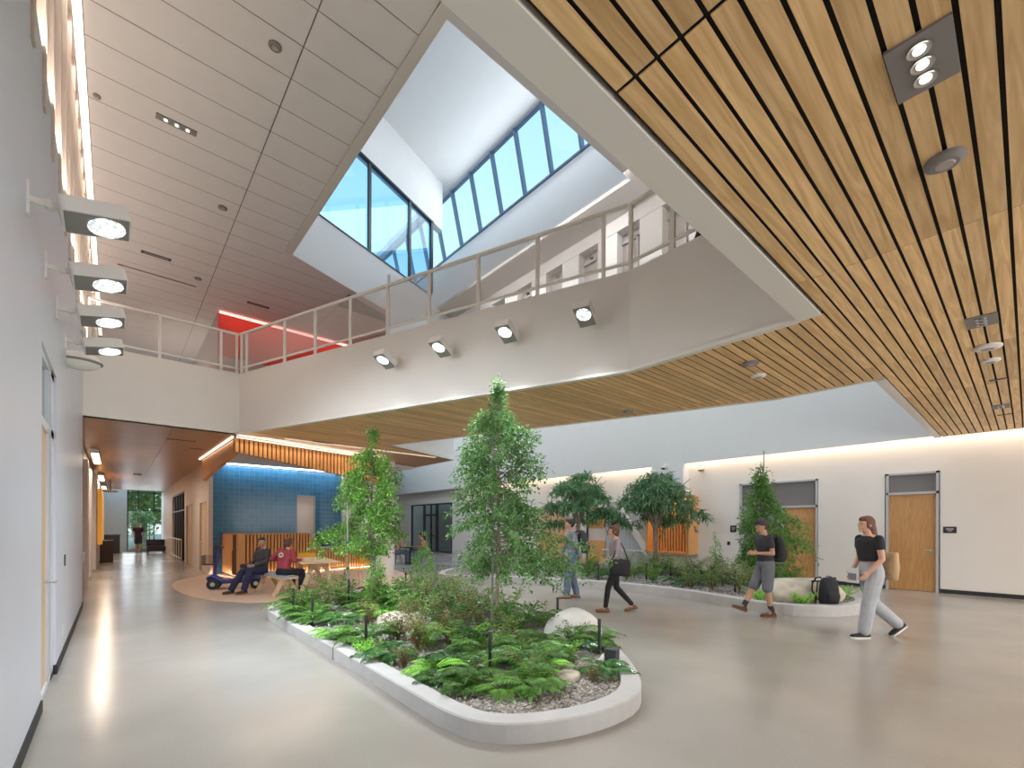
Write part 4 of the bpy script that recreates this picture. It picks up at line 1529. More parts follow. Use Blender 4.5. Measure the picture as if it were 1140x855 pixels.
protos = {
    'fern_big': fern(1, 12, .46, 1.15, lf_fern, 10, .105, .040),
    'fern_dark': fern(2, 11, .40, 1.05, lf_dark, 8, .10, .048),
    'fern_bright': fern(3, 11, .48, .95, lf_fern_b, 13, .10, .030),
    'fern_brown': fern(4, 10, .50, 1.25, lf_fern, 9, .10, .036, brown_stem),
    'shrub_green': shrub(5, .45, .30, 420, lf_shrub),
    'shrub_olive': shrub(6, .60, .28, 420, lf_olive, .045, .02),
    'shrub_red': shrub(7, .38, .26, 320, lf_red, .05, .026),
    'shrub_dark': shrub(8, .40, .32, 380, lf_dark, .06, .03),
    'low_bright': shrub(9, .26, .30, 420, lf_fern_b, .05, .022, 7, .2),
}
used = set()
ZG = .105
KIND = {'fern_big': 'fern', 'fern_dark': 'glossy_fern', 'fern_bright': 'bright_fern', 'fern_brown': 'brown_stemmed_fern', 'shrub_green': 'leafy_shrub',
        'shrub_olive': 'olive_shrub', 'shrub_red': 'reddish_shrub', 'shrub_dark': 'dark_shrub', 'low_bright': 'bright_groundcover'}
DESC = {'fern_big': 'mid green arching fern', 'fern_dark': 'dark glossy leaved fern', 'fern_bright': 'bright lime green fern', 'fern_brown': 'tall fern with brown stems',
        'shrub_green': 'loose leafy green shrub', 'shrub_olive': 'olive green upright shrub', 'shrub_red': 'reddish tinted low shrub', 'shrub_dark': 'dark leaved low shrub',
        'low_bright': 'low bright green cushion plant'}
placed = {}


def plant(kind, x, y, sc, zone, z=ZG):
    p = protos[kind]
    first = kind not in used
    used.add(kind)
    placed[(kind, zone)] = placed.get((kind, zone), 0) + 1
    o = place(p, first, x, y, z, random.uniform(0, 6.28), sc, KIND[kind], DESC[kind] + ' ' + zone, 'fern' if 'fern' in kind else 'shrub', KIND[kind].replace('_', ' ') + 's ' + zone)
    planted.append((o, kind, x, y))
    return o


planted = []
LMK = [(3.22, 6.15, 'the tan boulder'), (4.78, 4.15, 'the white boulder'), (4.06, 2.98, 'the dark utility box'), (4.19, 5.10, 'the central fig tree'), (4.05, 8.95, 'the far left fig tree'),
       (2.89, 3.63, 'the nearest black pole'), (2.30, 5.30, 'the pole by the curb joint'), (2.22, 7.03, 'the pole beside bare gravel'), (2.35, 8.45, 'the pole at the far left corner'),
       (3.38, 3.0, 'the small tan stone'), (3.45, 7.55, 'the leafy sapling'), (5.0, 8.6, 'the slim sapling'),
       (12.0, 4.35, 'the drooping tree'), (13.4, 8.1, 'the round crowned tree by the oak box'), (12.1, 10.3, 'the round crowned tree by the stair'), (10.35, 3.05, 'the large rear boulder'),
       (9.98, 2.45, 'the black backpack'), (12.9, 5.9, 'the thin rear sapling'), (10.35, 4.3, 'the pole by the man in a cap'), (10.95, 6.9, 'the mid rear planter pole'), (9.75, 7.6, 'the pole behind the woman')]


def label_plants():
    by = {}
    for o, kind, x, y in planted:
        dm, lx, ly, ln = min((math.hypot(x - a, y - c), a, c, n_) for a, c, n_ in LMK)
        dep = (x - lx) * .6595 + (y - ly) * .7517
        lat = (x - lx) * .7517 - (y - ly) * .6595
        rel = ('behind' if dep > 0 else 'in front of') if abs(dep) > abs(lat) else ('right of' if lat > 0 else 'left of')
        pre = 'close ' if dm < .55 else ('' if dm < 1.1 else 'well ')
        by.setdefault((kind, pre + rel + ' ' + ln), []).append((x * .6595 + y * .7517, o))
    for (kind, ph), L in by.items():
        L.sort(key=lambda q: q[0])
        n_ = len(L)
        for i, (d_, o) in enumerate(L):
            w_ = '' if n_ == 1 else (('nearer', 'farther')[i] if n_ == 2 else (('nearest', 'middle', 'farthest')[i] if n_ == 3 else ((['nearest', 'second nearest', 'third nearest', 'fourth nearest', 'fifth nearest'] + ['sixth nearest', 'seventh nearest', 'eighth nearest'])[i] if i < n_ - 1 else 'farthest')))
            o['label'] = (w_ + ' ' + DESC[kind] + ' ' + ph).strip()


random.seed(21)
# hand placed plants of the front planter (x, y, kind, scale)
Z_NEAR = 'at the near rounded end of the front planter'
Z_MID = 'in the middle of the front planter'
Z_FAR = 'at the far end of the front planter'
F1 = [
    (2.55, 3.55, 'fern_big', .85), (2.85, 2.95, 'fern_big', .85), (3.05, 3.25, 'fern_brown', .95), (3.35, 3.55, 'fern_big', 1.0), (2.6, 3.15, 'fern_bright', .62),
    (3.72, 2.85, 'fern_dark', .8), (4.35, 3.55, 'fern_dark', .85), (3.7, 3.6, 'fern_dark', .9), (4.5, 3.55, 'fern_big', .85), (4.75, 4.0, 'fern_big', .9),
    (3.3, 3.3, 'fern_bright', .7), (3.9, 3.5, 'low_bright', .8), (2.35, 3.35, 'fern_big', .62), (2.3, 3.75, 'fern_dark', .6), (3.45, 2.75, 'shrub_red', .5), (2.2, 5.05, 'low_bright', .6), (2.25, 5.9, 'fern_big', .6), (3.3, 4.45, 'shrub_dark', .9), (2.9, 6.6, 'shrub_red', .9), (2.6, 7.0, 'fern_dark', .8), (4.45, 6.2, 'shrub_olive', 1.1), (4.0, 5.75, 'shrub_red', 1.0),
    (2.45, 4.0, 'fern_bright', .72), (2.75, 4.15, 'fern_dark', .85), (3.2, 4.1, 'fern_big', 1.0), (3.6, 4.25, 'shrub_olive', .8), (4.0, 3.95, 'fern_big', .95),
    (2.35, 4.75, 'fern_dark', .8), (2.75, 4.85, 'shrub_red', .9), (3.15, 4.8, 'fern_brown', .85), (3.6, 4.85, 'fern_bright', .8), (4.0, 4.6, 'shrub_green', .9),
    (2.4, 5.55, 'fern_big', .95), (2.75, 5.35, 'shrub_red', .9), (3.1, 5.45, 'shrub_olive', .95), (3.6, 5.5, 'shrub_dark', 1.0), (4.0, 5.3, 'shrub_olive', 1.0),
    (4.4, 4.9, 'shrub_dark', 1.0), (4.95, 5.0, 'fern_big', .9), (4.75, 5.6, 'shrub_green', 1.0), (4.3, 5.9, 'shrub_green', 1.05), (3.8, 6.1, 'shrub_olive', 1.15),
    (3.55, 6.6, 'shrub_green', 1.1), (4.1, 6.7, 'shrub_dark', 1.1), (4.7, 6.6, 'shrub_olive', 1.0), (5.0, 6.1, 'fern_dark', 1.0),
    (2.25, 6.2, 'fern_bright', .6), (2.35, 7.3, 'fern_big', .9), (2.3, 7.75, 'fern_big', .95), (2.5, 8.2, 'shrub_green', 1.0), (2.45, 8.7, 'fern_big', 1.0),
    (2.75, 8.0, 'shrub_olive', .8), (3.0, 8.7, 'shrub_olive', 1.0), (3.35, 7.6, 'fern_big', 1.15), (3.3, 7.0, 'fern_bright', .9), (3.7, 7.6, 'shrub_green', 1.1),
    (3.1, 8.2, 'shrub_green', 1.0), (3.6, 8.5, 'fern_big', 1.2), (4.0, 8.1, 'fern_dark', 1.2), (4.4, 7.5, 'shrub_olive', 1.2), (4.9, 7.4, 'shrub_green', 1.1),
    (4.5, 8.4, 'shrub_green', 1.0), (3.5, 9.4, 'shrub_green', 1.0), (4.3, 9.3, 'fern_dark', 1.1), (2.9, 9.3, 'fern_big', 1.0), (5.0, 8.3, 'fern_big', 1.0),
    (3.95, 7.05, 'fern_big', 1.1), (2.95, 5.0, 'low_bright', .8), (3.4, 5.15, 'shrub_red', .9), (4.5, 4.35, 'shrub_olive', .7), (3.55, 3.95, 'low_bright', .7),
    (3.0, 3.75, 'low_bright', .6), (4.35, 3.8, 'shrub_green', .7), (2.3, 4.35, 'shrub_red', .6), (3.35, 6.15, 'shrub_red', .9), (4.65, 7.0, 'fern_dark', 1.0),
]
for x, y, k, s_ in F1:
    zone = Z_NEAR if y < 4.3 else (Z_MID if y < 7.0 else Z_FAR)
    plant(k, x, y, s_ * (1.06 if y < 4.4 else 1.25), zone)

# boulders
def boulder(nm, x, y, z, r, m, label, seed, smooth=False, rough=.18, rz=0):
    random.seed(seed)
    bm = bmesh.new()
    bmesh.ops.create_icosphere(bm, subdivisions=4, radius=1)
    off = Vector((seed * 3.1, seed * 1.7, 0))
    for v in bm.verts:
        n_ = noise.noise(v.co * 1.3 + off) * rough * 1.6 + noise.noise(v.co * 3.5 + off) * rough * .35
        if not smooth:
            n_ += -abs(noise.noise(v.co * .9 - off)) * rough
        v.co *= (1 + n_)
        if v.co.z > .55 and not smooth:
            v.co.z = .55 + (v.co.z - .55) * .35
        v.co = Vector((v.co.x * r[0], v.co.y * r[1], v.co.z * r[2]))
    me = bpy.data.meshes.new(nm); bm.to_mesh(me); bm.free()
    me.materials.append(m)
    me.polygons.foreach_set('use_smooth', [True] * len(me.polygons))
    o = bpy.data.objects.new(nm, me); COL.objects.link(o)
    o.location = (x, y, z); o.rotation_euler = (0, 0, rz)
    return tag(o, label, 'boulder')


stone = mat('tan_stone', (0.56, 0.51, 0.42), .85, var=.25, scale=3.5, bump=.7, bscale=9)
stone_w = mat('pale_stone', (0.62, 0.60, 0.56), .75, var=.06, scale=4, bump=.15, bscale=20)
boulder('boulder', 3.22, 6.15, .15, (.44, .32, .24), stone, 'tan rough boulder on the left side of the front planter', 3, rz=.3)
boulder('boulder', 4.78, 4.15, .14, (.42, .36, .33), stone_w, 'large smooth white boulder at the right side of the front planter', 5, True, .05)
boulder('boulder', 3.38, 3.0, .11, (.16, .12, .10), stone, 'small tan stone among ferns near the rounded curb end', 8)
boulder('boulder', 4.18, 3.12, .11, (.14, .11, .08), stone_w, 'small grey stone beside the dark utility box', 9)
boulder('boulder', 2.95, 7.55, .11, (.14, .12, .06), stone, 'small flat tan stone at the far left of the front planter', 10)
boulder('boulder', 10.45, 3.10, .22, (.82, .55, .52), stone, 'largest tan boulder at the near end of the rear planter', 12, rz=-.5)

# tree builder
def fig_tree(nm, x, y, H, seed, label, crown, nb, m, leaf_l=.05, leaf_w=.03, trunk_r=.022, per=26, lean=(0, 0), asym=None, spread=.09, z=ZG, droop=.5, stakeh=None):
    """crown: list of (height, radius)"""
    random.seed(seed)
    t = empty(nm, (x, y, z), 0, label, 'tree')

    def rad(h):
        for (h0, r0), (h1, r1) in zip(crown, crown[1:]):
            if h0 <= h <= h1:
                return lerp(r0, r1, (h - h0) / (h1 - h0))
        return 0
    b = MB()
    tp = []
    N = 10
    for j in range(N + 1):
        f = j / N
        tp.append(Vector((lean[0] * f + .02 * math.sin(f * 7 + seed), lean[1] * f + .02 * math.cos(f * 5 + seed), H * f * .985)))
    tp[0] = Vector((0, 0, -.02))
    b.tube(tp, [trunk_r * (1.15 - .95 * (j / N)) for j in range(N + 1)], bark, 8)
    b.build('trunk', t, smooth=True)
    b = MB(); V, F = [], []
    h0, h1 = crown[0][0], crown[-1][0]
    for k in range(nb):
        h = lerp(h0, h1, ((k + random.random()) / nb))
        az = random.uniform(0, 2 * PI)
        R = rad(h) * random.uniform(.6, 1.1)
        if rad(h) < .15 and random.random() < .55:
            continue
        if asym:
            R *= asym(h, az)
        if R < .03:
            R = .03
        hb = max(.25, h + R * droop * random.uniform(-.1, .35) - .0)
        f = min(hb / H, .99)
        i = int(f * N); i = min(i, N - 1)
        s0 = tp[i].lerp(tp[i + 1], f * N - i)
        D = Vector((math.cos(az), math.sin(az), 0))
        end = s0 + D * R + Vector((0, 0, h - hb - R * droop * .35))
        midp = s0.lerp(end, .5) + Vector((0, 0, R * .22)) + rv(.03)
        pts = []
        for q in range(6):
            u = q / 5
            pts.append(s0 * (1 - u) ** 2 + midp * 2 * u * (1 - u) + end * u * u)
        b.tube(pts, [max(.0025, .007 * (1 - u * .7) * min(1, R + .3)) for u in (0, .2, .4, .6, .8, 1)], bark, 4, False)
        cnt = int(per * (.35 + R * 1.5))
        for q in range(cnt):
            u = random.uniform(.25, 1.02) ** .8
            i2 = min(4, int(u * 5))
            p = pts[i2].lerp(pts[i2 + 1], min(1, u * 5 - i2))
            off = rv(1).normalized() * random.uniform(0, spread) * (1.2 - .3 * u)
            p = p + off
            d = (off.normalized() + D * .4 + rv(.5) + Vector((0, 0, -.35)))
            leaf(V, F, p, d, Vector((0, 0, 1)) + rv(.5), leaf_l * random.uniform(.7, 1.25), leaf_w * random.uniform(.8, 1.2))
    mesh_obj('foliage', V, F, m, t)
    b.build('branches', t)
    return t


right = Vector((.75, -.66, 0))


def asym1(h, az):
    d = math.cos(az) * right.x + math.sin(az) * right.y
    if h < 1.45:
        return 1.0 + .50 * d
    return 1.0


fig_tree('weeping_fig_tree', 4.19, 5.10, 3.80, 31, 'tall staked fig tree in the middle of the front planter',
         [(.80, .85), (1.0, 1.05), (1.35, 1.05), (1.6, .80), (2.0, .62), (2.6, .70), (2.95, .55), (3.15, .28), (3.2, .12), (3.6, .07), (3.68, .03)],
         270, lf_tree, .054, .036, .030, 50, (0.02, 0.0), asym1, .10)


def asym2(h, az):
    d = math.cos(az) * right.x + math.sin(az) * right.y
    return 1.0 - (.35 * d if h < 1.6 else 0)


fig_tree('fig_tree', 4.05, 8.95, 3.62, 32, 'tall staked fig tree at the far left of the front planter',
         [(.95, .35), (1.15, .85), (1.45, 1.0), (1.65, .62), (1.9, .62), (2.4, .66), (2.75, .60), (3.0, .45), (3.08, .12), (3.55, .08), (3.6, .02)],
         170, lf_tree2, .070, .044, .034, 52, (-0.05, .02), asym2, .12)
# small leafy sapling, shrubs with height
fig_tree('sapling', 3.45, 7.55, 1.0, 33, 'leafy upright sapling left of the far fig tree', [(.1, .16), (.5, .22), (.9, .12), (.98, .04)], 50, lf_tree2, .05, .03, .010, 40, (0, 0), None, .07)
fig_tree('sapling', 5.0, 8.6, 1.45, 34, 'slim upright sapling between the two tall fig trees', [(.15, .26), (.7, .26), (1.1, .13), (1.42, .04)], 60, lf_tree2, .05, .03, .010, 40, (0, 0), None, .08)

# trees of the rear planter
def umbrella_tree(nm, x, y, H, R, seed, label, zc, z=.155):
    random.seed(seed)
    t = empty(nm, (x, y, z), 0, label, 'tree')
    b = MB()
    tr = H * .42
    b.tube([(0, 0, -.02), (.02, 0, tr * .5), (0, .02, tr)], [.085, .07, .065], bark, 9)
    V, F = [], []
    tips = []
    for k in range(13):
        az = 2 * PI * k / 13 + random.uniform(-.2, .2)
        rr = R * random.uniform(.35, .85); hh = H * random.uniform(.72, .95)
        D = Vector((math.cos(az), math.sin(az), 0))
        pts = [Vector((0, 0.01, tr * .96)), D * rr * .25 + Vector((0, 0, lerp(tr, hh, .4))), D * rr * .65 + Vector((0, 0, lerp(tr, hh, .8))), D * rr + Vector((0, 0, hh))]
        b.tube(pts, [.038, .03, .02, .01], bark, 6, False)
        tips += [pts[2], pts[3]]
    b.build('trunk', t, smooth=True)
    # crown: overlapping lumps of drooping twigs
    b = MB()
    lumps = []
    for k in range(17):
        az = 2 * PI * k / 17 * 2.4 + random.uniform(-.3, .3); u = math.sqrt((k + .5) / 17)
        lumps.append((Vector((math.cos(az) * R * .74 * u, math.sin(az) * R * .74 * u, H * (.94 - .42 * u * u) + random.uniform(-.34, .08))), R * random.uniform(.26, .40)))
    for c, lr in lumps:
        for k in range(26):
            v = rv(1).normalized(); v.z = abs(v.z) * .9 - .25
            p0_ = c + Vector((v.x, v.y, v.z * .8)) * lr * random.uniform(.35, .8)
            D = (Vector((v.x, v.y, 0)) + rv(.3)); D.z = 0
            Lw = random.uniform(.18, .38); drop = random.uniform(.3, 1.5)
            pts = []
            for q in range(6):
                f = q / 5
                pts.append(p0_ + D * Lw * f + Vector((0, 0, .06 * f - drop * Lw * f * f)))
            b.tube(pts[::2] + [pts[-1]], [.006, .005, .003, .002], bark, 3, False)
            for q in range(11):
                f = random.random(); i2 = min(4, int(f * 5))
                p = pts[i2].lerp(pts[i2 + 1], f * 5 - i2) + rv(.04)
                d = D * .5 + rv(.9) + Vector((0, 0, -.55))
                leaf(V, F, p, d, Vector((0, 0, 1)) + rv(.5), random.uniform(.16, .27), random.uniform(.042, .06), .15)
    mesh_obj('foliage', V, F, lf_long, t)
    b.build('twigs', t)
    return t


umbrella_tree('umbrella_fig_tree', 13.3, 8.05, 3.35, 1.50, 41, 'dark long leaved tree with round crown before the oak display box', 0)
umbrella_tree('umbrella_fig_tree', 12.1, 10.3, 3.55, 1.42, 42, 'dark long leaved tree with round crown left of the ribbed stair flank', 0)


def asym3(h, az):
    d = math.cos(az) * right.x + math.sin(az) * right.y
    return 1.0 + (.45 * d if h < 1.9 else .1 * d)


fig_tree('weeping_tree', 12.0, 4.35, 3.05, 43, 'drooping young tree in the rear planter behind the man in a cap',
         [(.25, .55), (.7, .72), (1.3, .85), (1.8, .72), (2.1, .45), (2.4, .22), (2.9, .12), (3.0, .02)], 180, lf_tree2, .095, .045, .03, 34, (.02, .05), asym3, .14, .155, .9)


# stakes
def stake(x, y, h, label, r=.016, lean=0.0, z=ZG):
    b = MB(); b.tube([(0, 0, 0), (lean, 0, h)], r, mat('grey_stake', (.30, .30, .27), .7), 8)
    for zz_ in (h * .35, h * .62):
        b.tube([(lean * .4 - .03, -.02, zz_), (lean * .4 + .03, .02, zz_)], .02, mat('green_tie', (.03, .16, .10), .6), 8)
    o = b.build('tree_stake'); o.location = (x, y, z)
    return tag(o, label, 'stake')


stake(4.15, 5.16, 3.3, 'thin wooden stake tied to the central fig tree')
stake(4.02, 9.0, 3.1, 'thin wooden stake tied to the far left fig tree', .02)
stake(3.5, 8.95, 1.9, 'bluish green second stake left of the far fig tree', .02)
stake(12.05, 4.32, 3.35, 'tall thin dark stake of the drooping tree by the doorway', .016, 0, .155)

# rear planter planting
random.seed(77)
ZQ = .155
Z_R1 = 'beside the boulder at the near end of the rear planter'
Z_R2 = 'below the drooping tree in the rear planter'
Z_R3 = 'along the curb in the middle of the rear planter'
Z_R4 = 'at the far end of the rear planter'
kinds2 = ['shrub_green', 'shrub_green', 'shrub_dark', 'shrub_olive', 'fern_dark', 'fern_big', 'shrub_green']
cnt = 0
tries = 0
pts_used = []
while cnt < 84 and tries < 6000:
    tries += 1
    x = random.uniform(8.3, 14.2); y = random.uniform(2.4, 12.6)
    dens = 1.0 if 3.6 < y < 7.8 else .35
    if random.random() > dens or not inside((x, y), offset_poly(P2 if area2(P2) > 0 else P2[::-1], .55)):
        continue
    if any((x - a) ** 2 + (y - c) ** 2 < .27 for a, c in pts_used):
        continue
    if (x - 10.2) ** 2 + (y - 3.0) ** 2 < 1.5:
        continue
    pts_used.append((x, y))
    zone = Z_R1 if y < 3.4 else (Z_R2 if y < 6 else (Z_R3 if y < 9 else Z_R4))
    plant(random.choice(kinds2), x, y, random.uniform(1.05, 1.5) if y < 8 else random.uniform(.7, 1.0), zone, ZQ)
    cnt += 1
plant('low_bright', 9.75, 2.80, .95, Z_R1, ZQ)
plant('low_bright', 9.55, 3.5, 1.0, Z_R1, ZQ)
plant('low_bright', 11.2, 2.5, 1.1, Z_R1, ZQ)
fig_tree('sapling', 12.9, 5.9, 1.35, 45, 'thin leafy sapling in the rear planter before the white wall', [(.2, .2), (.7, .16), (1.2, .10), (1.32, .03)], 34, lf_tree2, .06, .035, .010, 26, (0, 0), None, .08, .155)

label_plants()

# loose pebbles on the gravel beds
def pebbles(nm, poly, n, z, parent, seed, r0=.011, r1=.024, near=None):
    random.seed(seed)
    V, F = [], []
    xs_ = [p[0] for p in poly]; ys_ = [p[1] for p in poly]
    k = 0
    while k < n:
        x = random.uniform(min(xs_), max(xs_)); y = random.uniform(min(ys_), max(ys_))
        if near and random.random() > near(x, y):
            continue
        if not inside((x, y), poly):
            continue
        r = random.uniform(r0, r1); a = random.uniform(0, PI)
        i = len(V)
        ca, sa = math.cos(a), math.sin(a)
        for dx, dy, dz in ((1.3, 0, .1), (0, .9, 0), (-1.2, .1, .05), (0, -.9, .1), (.1, 0, .75), (0, 0, -.5)):
            dx *= random.uniform(.8, 1.2); dy *= random.uniform(.8, 1.2)
            V.append((x + (dx * ca - dy * sa) * r, y + (dx * sa + dy * ca) * r, z + dz * r + r * .3))
        F += [(i, i + 1, i + 4), (i + 1, i + 2, i + 4), (i + 2, i + 3, i + 4), (i + 3, i, i + 4)]
        k += 1
    o = mesh_obj(nm, V, F, pebble_m, parent)
    o['kind'] = 'stuff'
    return o


pebbles('gravel', offset_poly(P1i, .02), 16000, .11, pl1, 5, near=lambda x, y: 1.0 if y < 4.2 else .45)
pebbles('gravel', offset_poly(P2i, .02), 7000, .155, pl2, 6, .02, .035, near=lambda x, y: 1.0 if x < 11.5 else .3)

# bollard lights: slim black poles
def pole(x, y, label, h=.40, z=ZG, r=.019):
    t = empty('garden_light_pole', (x, y, z), 0, label, 'pole')
    b = MB(); b.tube([(0, 0, -.02), (0, 0, h)], r, blackm, 10); b.build('shaft', t)
    b = MB(); b.tube([(0, 0, h - .05), (0, 0, h + .004)], r * 1.12, darkgrey, 10); b.build('cap', t)
    return t


pole(2.89, 3.63, 'black pole nearest the rounded end among ferns', .42)
pole(2.30, 5.30, 'black pole on the left curb edge before the tan boulder', .42)
pole(2.22, 7.03, 'black pole on the left curb edge with gravel to its right', .42)
pole(2.35, 8.45, 'black pole at the far left corner of the front planter', .42)
pole(4.28, 3.32, 'black pole beside the dark utility box', .42)
pole(5.10, 4.75, 'short black pole behind the white boulder', .42)
pole(3.15, 8.0, 'black pole left of the far fig tree', .55)
pole(3.75, 7.4, 'black pole right of the far fig tree', .45)
pole(4.75, 8.9, 'black pole at the far right corner of the front planter', .5)
pole(3.75, 6.35, 'black pole behind the tan boulder', .5)
for x, y, l in ((9.75, 7.6, 'black pole of the rear planter behind the woman with the black bag'), (10.3, 8.9, 'black pole of the rear planter left of that woman'), (10.0, 9.5, 'black pole of the rear planter closest to the man with the backpack'),
                (10.95, 6.9, 'black pole of the rear planter left of the round crowned tree trunk'), (12.4, 7.0, 'black pole of the rear planter right of the round crowned tree trunk'), (11.8, 8.3, 'black pole of the rear planter before the ribbed stair flank'),
                (10.35, 4.3, 'black pole of the rear planter left of the man in a cap'), (10.8, 2.55, 'black pole of the rear planter next to the black bag')):
    pole(x, y, l, .46, ZQ, .022)
t = empty('utility_box', (4.06, 2.98, ZG), .3, 'dark square utility box at the right edge of the front planter', 'box')
b = MB(); b.box(-.065, -.065, 0, .065, .065, .17, mat('charcoal_box', (.05, .05, .055), .6)); b.build('body', t, bevel=.004)
b = MB(); b.box(-.07, -.07, .17, .07, .07, .185, MATS['charcoal_box']); b.build('lid', t, bevel=.003)

# ================================================================== PEOPLE
skin_a = mat('skin_light', (0.62, 0.36, 0.26), .55)
skin_b = mat('skin_tan', (0.50, 0.28, 0.19), .55)
hair_dk = mat('hair_dark', (0.030, 0.018, 0.014), .6, var=.4, scale=60)
hair_br = mat('hair_brown', (0.12, 0.045, 0.025), .6, var=.4, scale=60)
eye_w = mat('eye_dark', (0.03, 0.02, 0.02), .3)
lip_m = mat('lips', (0.42, 0.15, 0.12), .5)
denim = mat('blue_denim', (0.13, 0.18, 0.26), .8, var=.2, scale=12)
cloth = {}


def cl(name, c, r=.85):
    return mat('cloth_' + name, c, r, var=.10, scale=9, bump=.25, bscale=14)


def remeshed(b, name, m, voxel, parent, smooth_it=4, fac=.5):
    tmp = b.build('tmp_' + name)
    md = tmp.modifiers.new('r', 'REMESH'); md.mode = 'VOXEL'; md.voxel_size = voxel
    sm = tmp.modifiers.new('s', 'SMOOTH'); sm.iterations = smooth_it; sm.factor = fac
    dg = bpy.context.evaluated_depsgraph_get()
    dg.update()
    me = bpy.data.meshes.new_from_object(tmp.evaluated_get(dg))
    old = tmp.data
    bpy.data.objects.remove(tmp)
    bpy.data.meshes.remove(old)
    me.name = name
    me.materials.clear(); me.materials.append(m)
    me.polygons.foreach_set('use_smooth', [True] * len(me.polygons))
    me.polygons.foreach_set('material_index', [0] * len(me.polygons))
    o = bpy.data.objects.new(name, me); COL.objects.link(o)
    o.parent = parent
    return o


def limb(b, m, pts, rads, n=12):
    """tapered limb with round joints"""
    b.tube(pts, rads, m, n)
    for p, r in zip(pts, rads):
        b.ball(p, r, m, n, 8)


def loft(b, m, secs, n=18):
    """secs: (center, rx(depth), ry(width)) along a spine"""
    k = b.mi(m); rings = []
    for j, (c, rx, ry) in enumerate(secs):
        c = Vector(c)
        a = Vector(secs[max(j - 1, 0)][0]); z = Vector(secs[min(j + 1, len(secs) - 1)][0])
        d = (z - a).normalized()
        Y = Vector((0, 1, 0)); X = Y.cross(d).normalized()
        i = len(b.v)
        for q in range(n):
            t = 2 * PI * q / n
            cx, sy = math.cos(t), math.sin(t)
            cx = math.copysign(abs(cx) ** .85, cx); sy = math.copysign(abs(sy) ** .85, sy)
            b.v.append(tuple(c + X * cx * rx + Y * sy * ry))
        rings.append(i)
    for a, c in zip(rings, rings[1:]):
        for q in range(n):
            e_ = (q + 1) % n
            b.f.append([a + q, a + e_, c + e_, c + q]); b.m.append(k)
    b.f.append([rings[0] + q for q in range(n)][::-1]); b.m.append(k)
    b.f.append([rings[-1] + q for q in range(n)]); b.m.append(k)


def head_shape(b, m, c, M, s=1.0):
    """head about .235 tall; M rotates the local frame (x forward, z up)"""
    n, kk = 24, 18
    i0 = len(b.v); mm = b.mi(m); vs = []
    for a in range(kk + 1):
        th = PI * a / kk
        for q in range(n):
            ph = 2 * PI * q / n
            x, y, z = math.sin(th) * math.cos(ph), math.sin(th) * math.sin(ph), math.cos(th)
            X, Y, Z = x * .098, y * .076, z * .118
            if z < 0:
                Y *= 1 - .38 * (-z) ** 1.4
                X *= 1 - .12 * (-z) ** 2
                if x < 0:
                    X *= 1 - .35 * (-z)
                if x > .2:
                    X += .010 * (-z)
            if x > .5 and -.15 < z < .3:
                X -= .006 * (1 - abs(y) * 2) if abs(y) > .15 else 0
            vs.append(Vector((X, Y, Z)))
    for v in vs:
        b.v.append(tuple(Vector(c) + M @ (v * s)))
    for a in range(kk):
        for q in range(n):
            e_ = (q + 1) % n
            b.f.append([i0 + a * n + q, i0 + (a + 1) * n + q, i0 + (a + 1) * n + e_, i0 + a * n + e_]); b.m.append(mm)
    f = lambda x, y, z: Vector(c) + M @ (Vector((x, y, z)) * s)
    limb(b, m, [f(.088, 0, .015), f(.106, 0, -.018), f(.098, 0, -.03)], [.009 * s, .013 * s, .010 * s], 8)   # nose
    b.ball(f(.084, 0, -.088), .020 * s, m, 10, 6)                                                           # chin
    b.ball(f(.086, 0, -.058), (.012 * s, .022 * s, .012 * s), m, 10, 6, M)                                   # mouth mound
    for sg in (-1, 1):
        b.ball(f(-.004, sg * .076, -.008), (.016 * s, .008 * s, .030 * s), m, 8, 8, M)                       # ears
        b.ball(f(.072, sg * .034, .030), (.02 * s, .022 * s, .008 * s), m, 8, 6, M)                          # brows


def face_parts(t, c, M, s=1.0):
    f = lambda x, y, z: Vector(c) + M @ (Vector((x, y, z)) * s)
    b = MB()
    for sg in (-1, 1):
        b.ball(f(.086, sg * .031, .006), (.006 * s, .012 * s, .006 * s), eye_w, 8, 6, M)
    b.build('eyes', t)
    b = MB(); b.ball(f(.098, 0, -.060), (.006 * s, .022 * s, .006 * s), lip_m, 10, 6, M); b.build('lips', t)


def hair_cap(t, c, M, m, s=1.0, style='short'):
    b = MB(); f = lambda x, y, z: Vector(c) + M @ (Vector((x, y, z)) * s)
    b.ball(f(-.022, 0, .026), (.096 * s, .086 * s, .106 * s), m, 20, 14, M)
    b.ball(f(.030, 0, .075), (.060 * s, .068 * s, .050 * s), m, 16, 10, M)
    if style in ('long', 'bun', 'pony'):
        b.ball(f(-.045, 0, -.03), (.065 * s, .075 * s, .085 * s), m, 16, 10, M)
        for sg in (-1, 1):
            b.ball(f(.005, sg * .066, .005), (.045 * s, .018 * s, .065 * s), m, 10, 8, M)
    if style == 'long':
        limb(b, m, [f(-.06, 0, -.04), f(-.085, .0, -.15), f(-.08, 0, -.25), f(-.07, 0, -.33)], [.07 * s, .065 * s, .05 * s, .02 * s])
    if style == 'pony':
        limb(b, m, [f(-.09, 0, .04), f(-.13, .0, -.05), f(-.12, 0, -.16), f(-.11, 0, -.26)], [.035 * s, .03 * s, .025 * s, .012 * s])
    if style == 'bun':
        b.ball(f(-.07, 0, .105), .045 * s, m, 12, 8)
    return remeshed(b, 'hair', m, .009, t, 3)


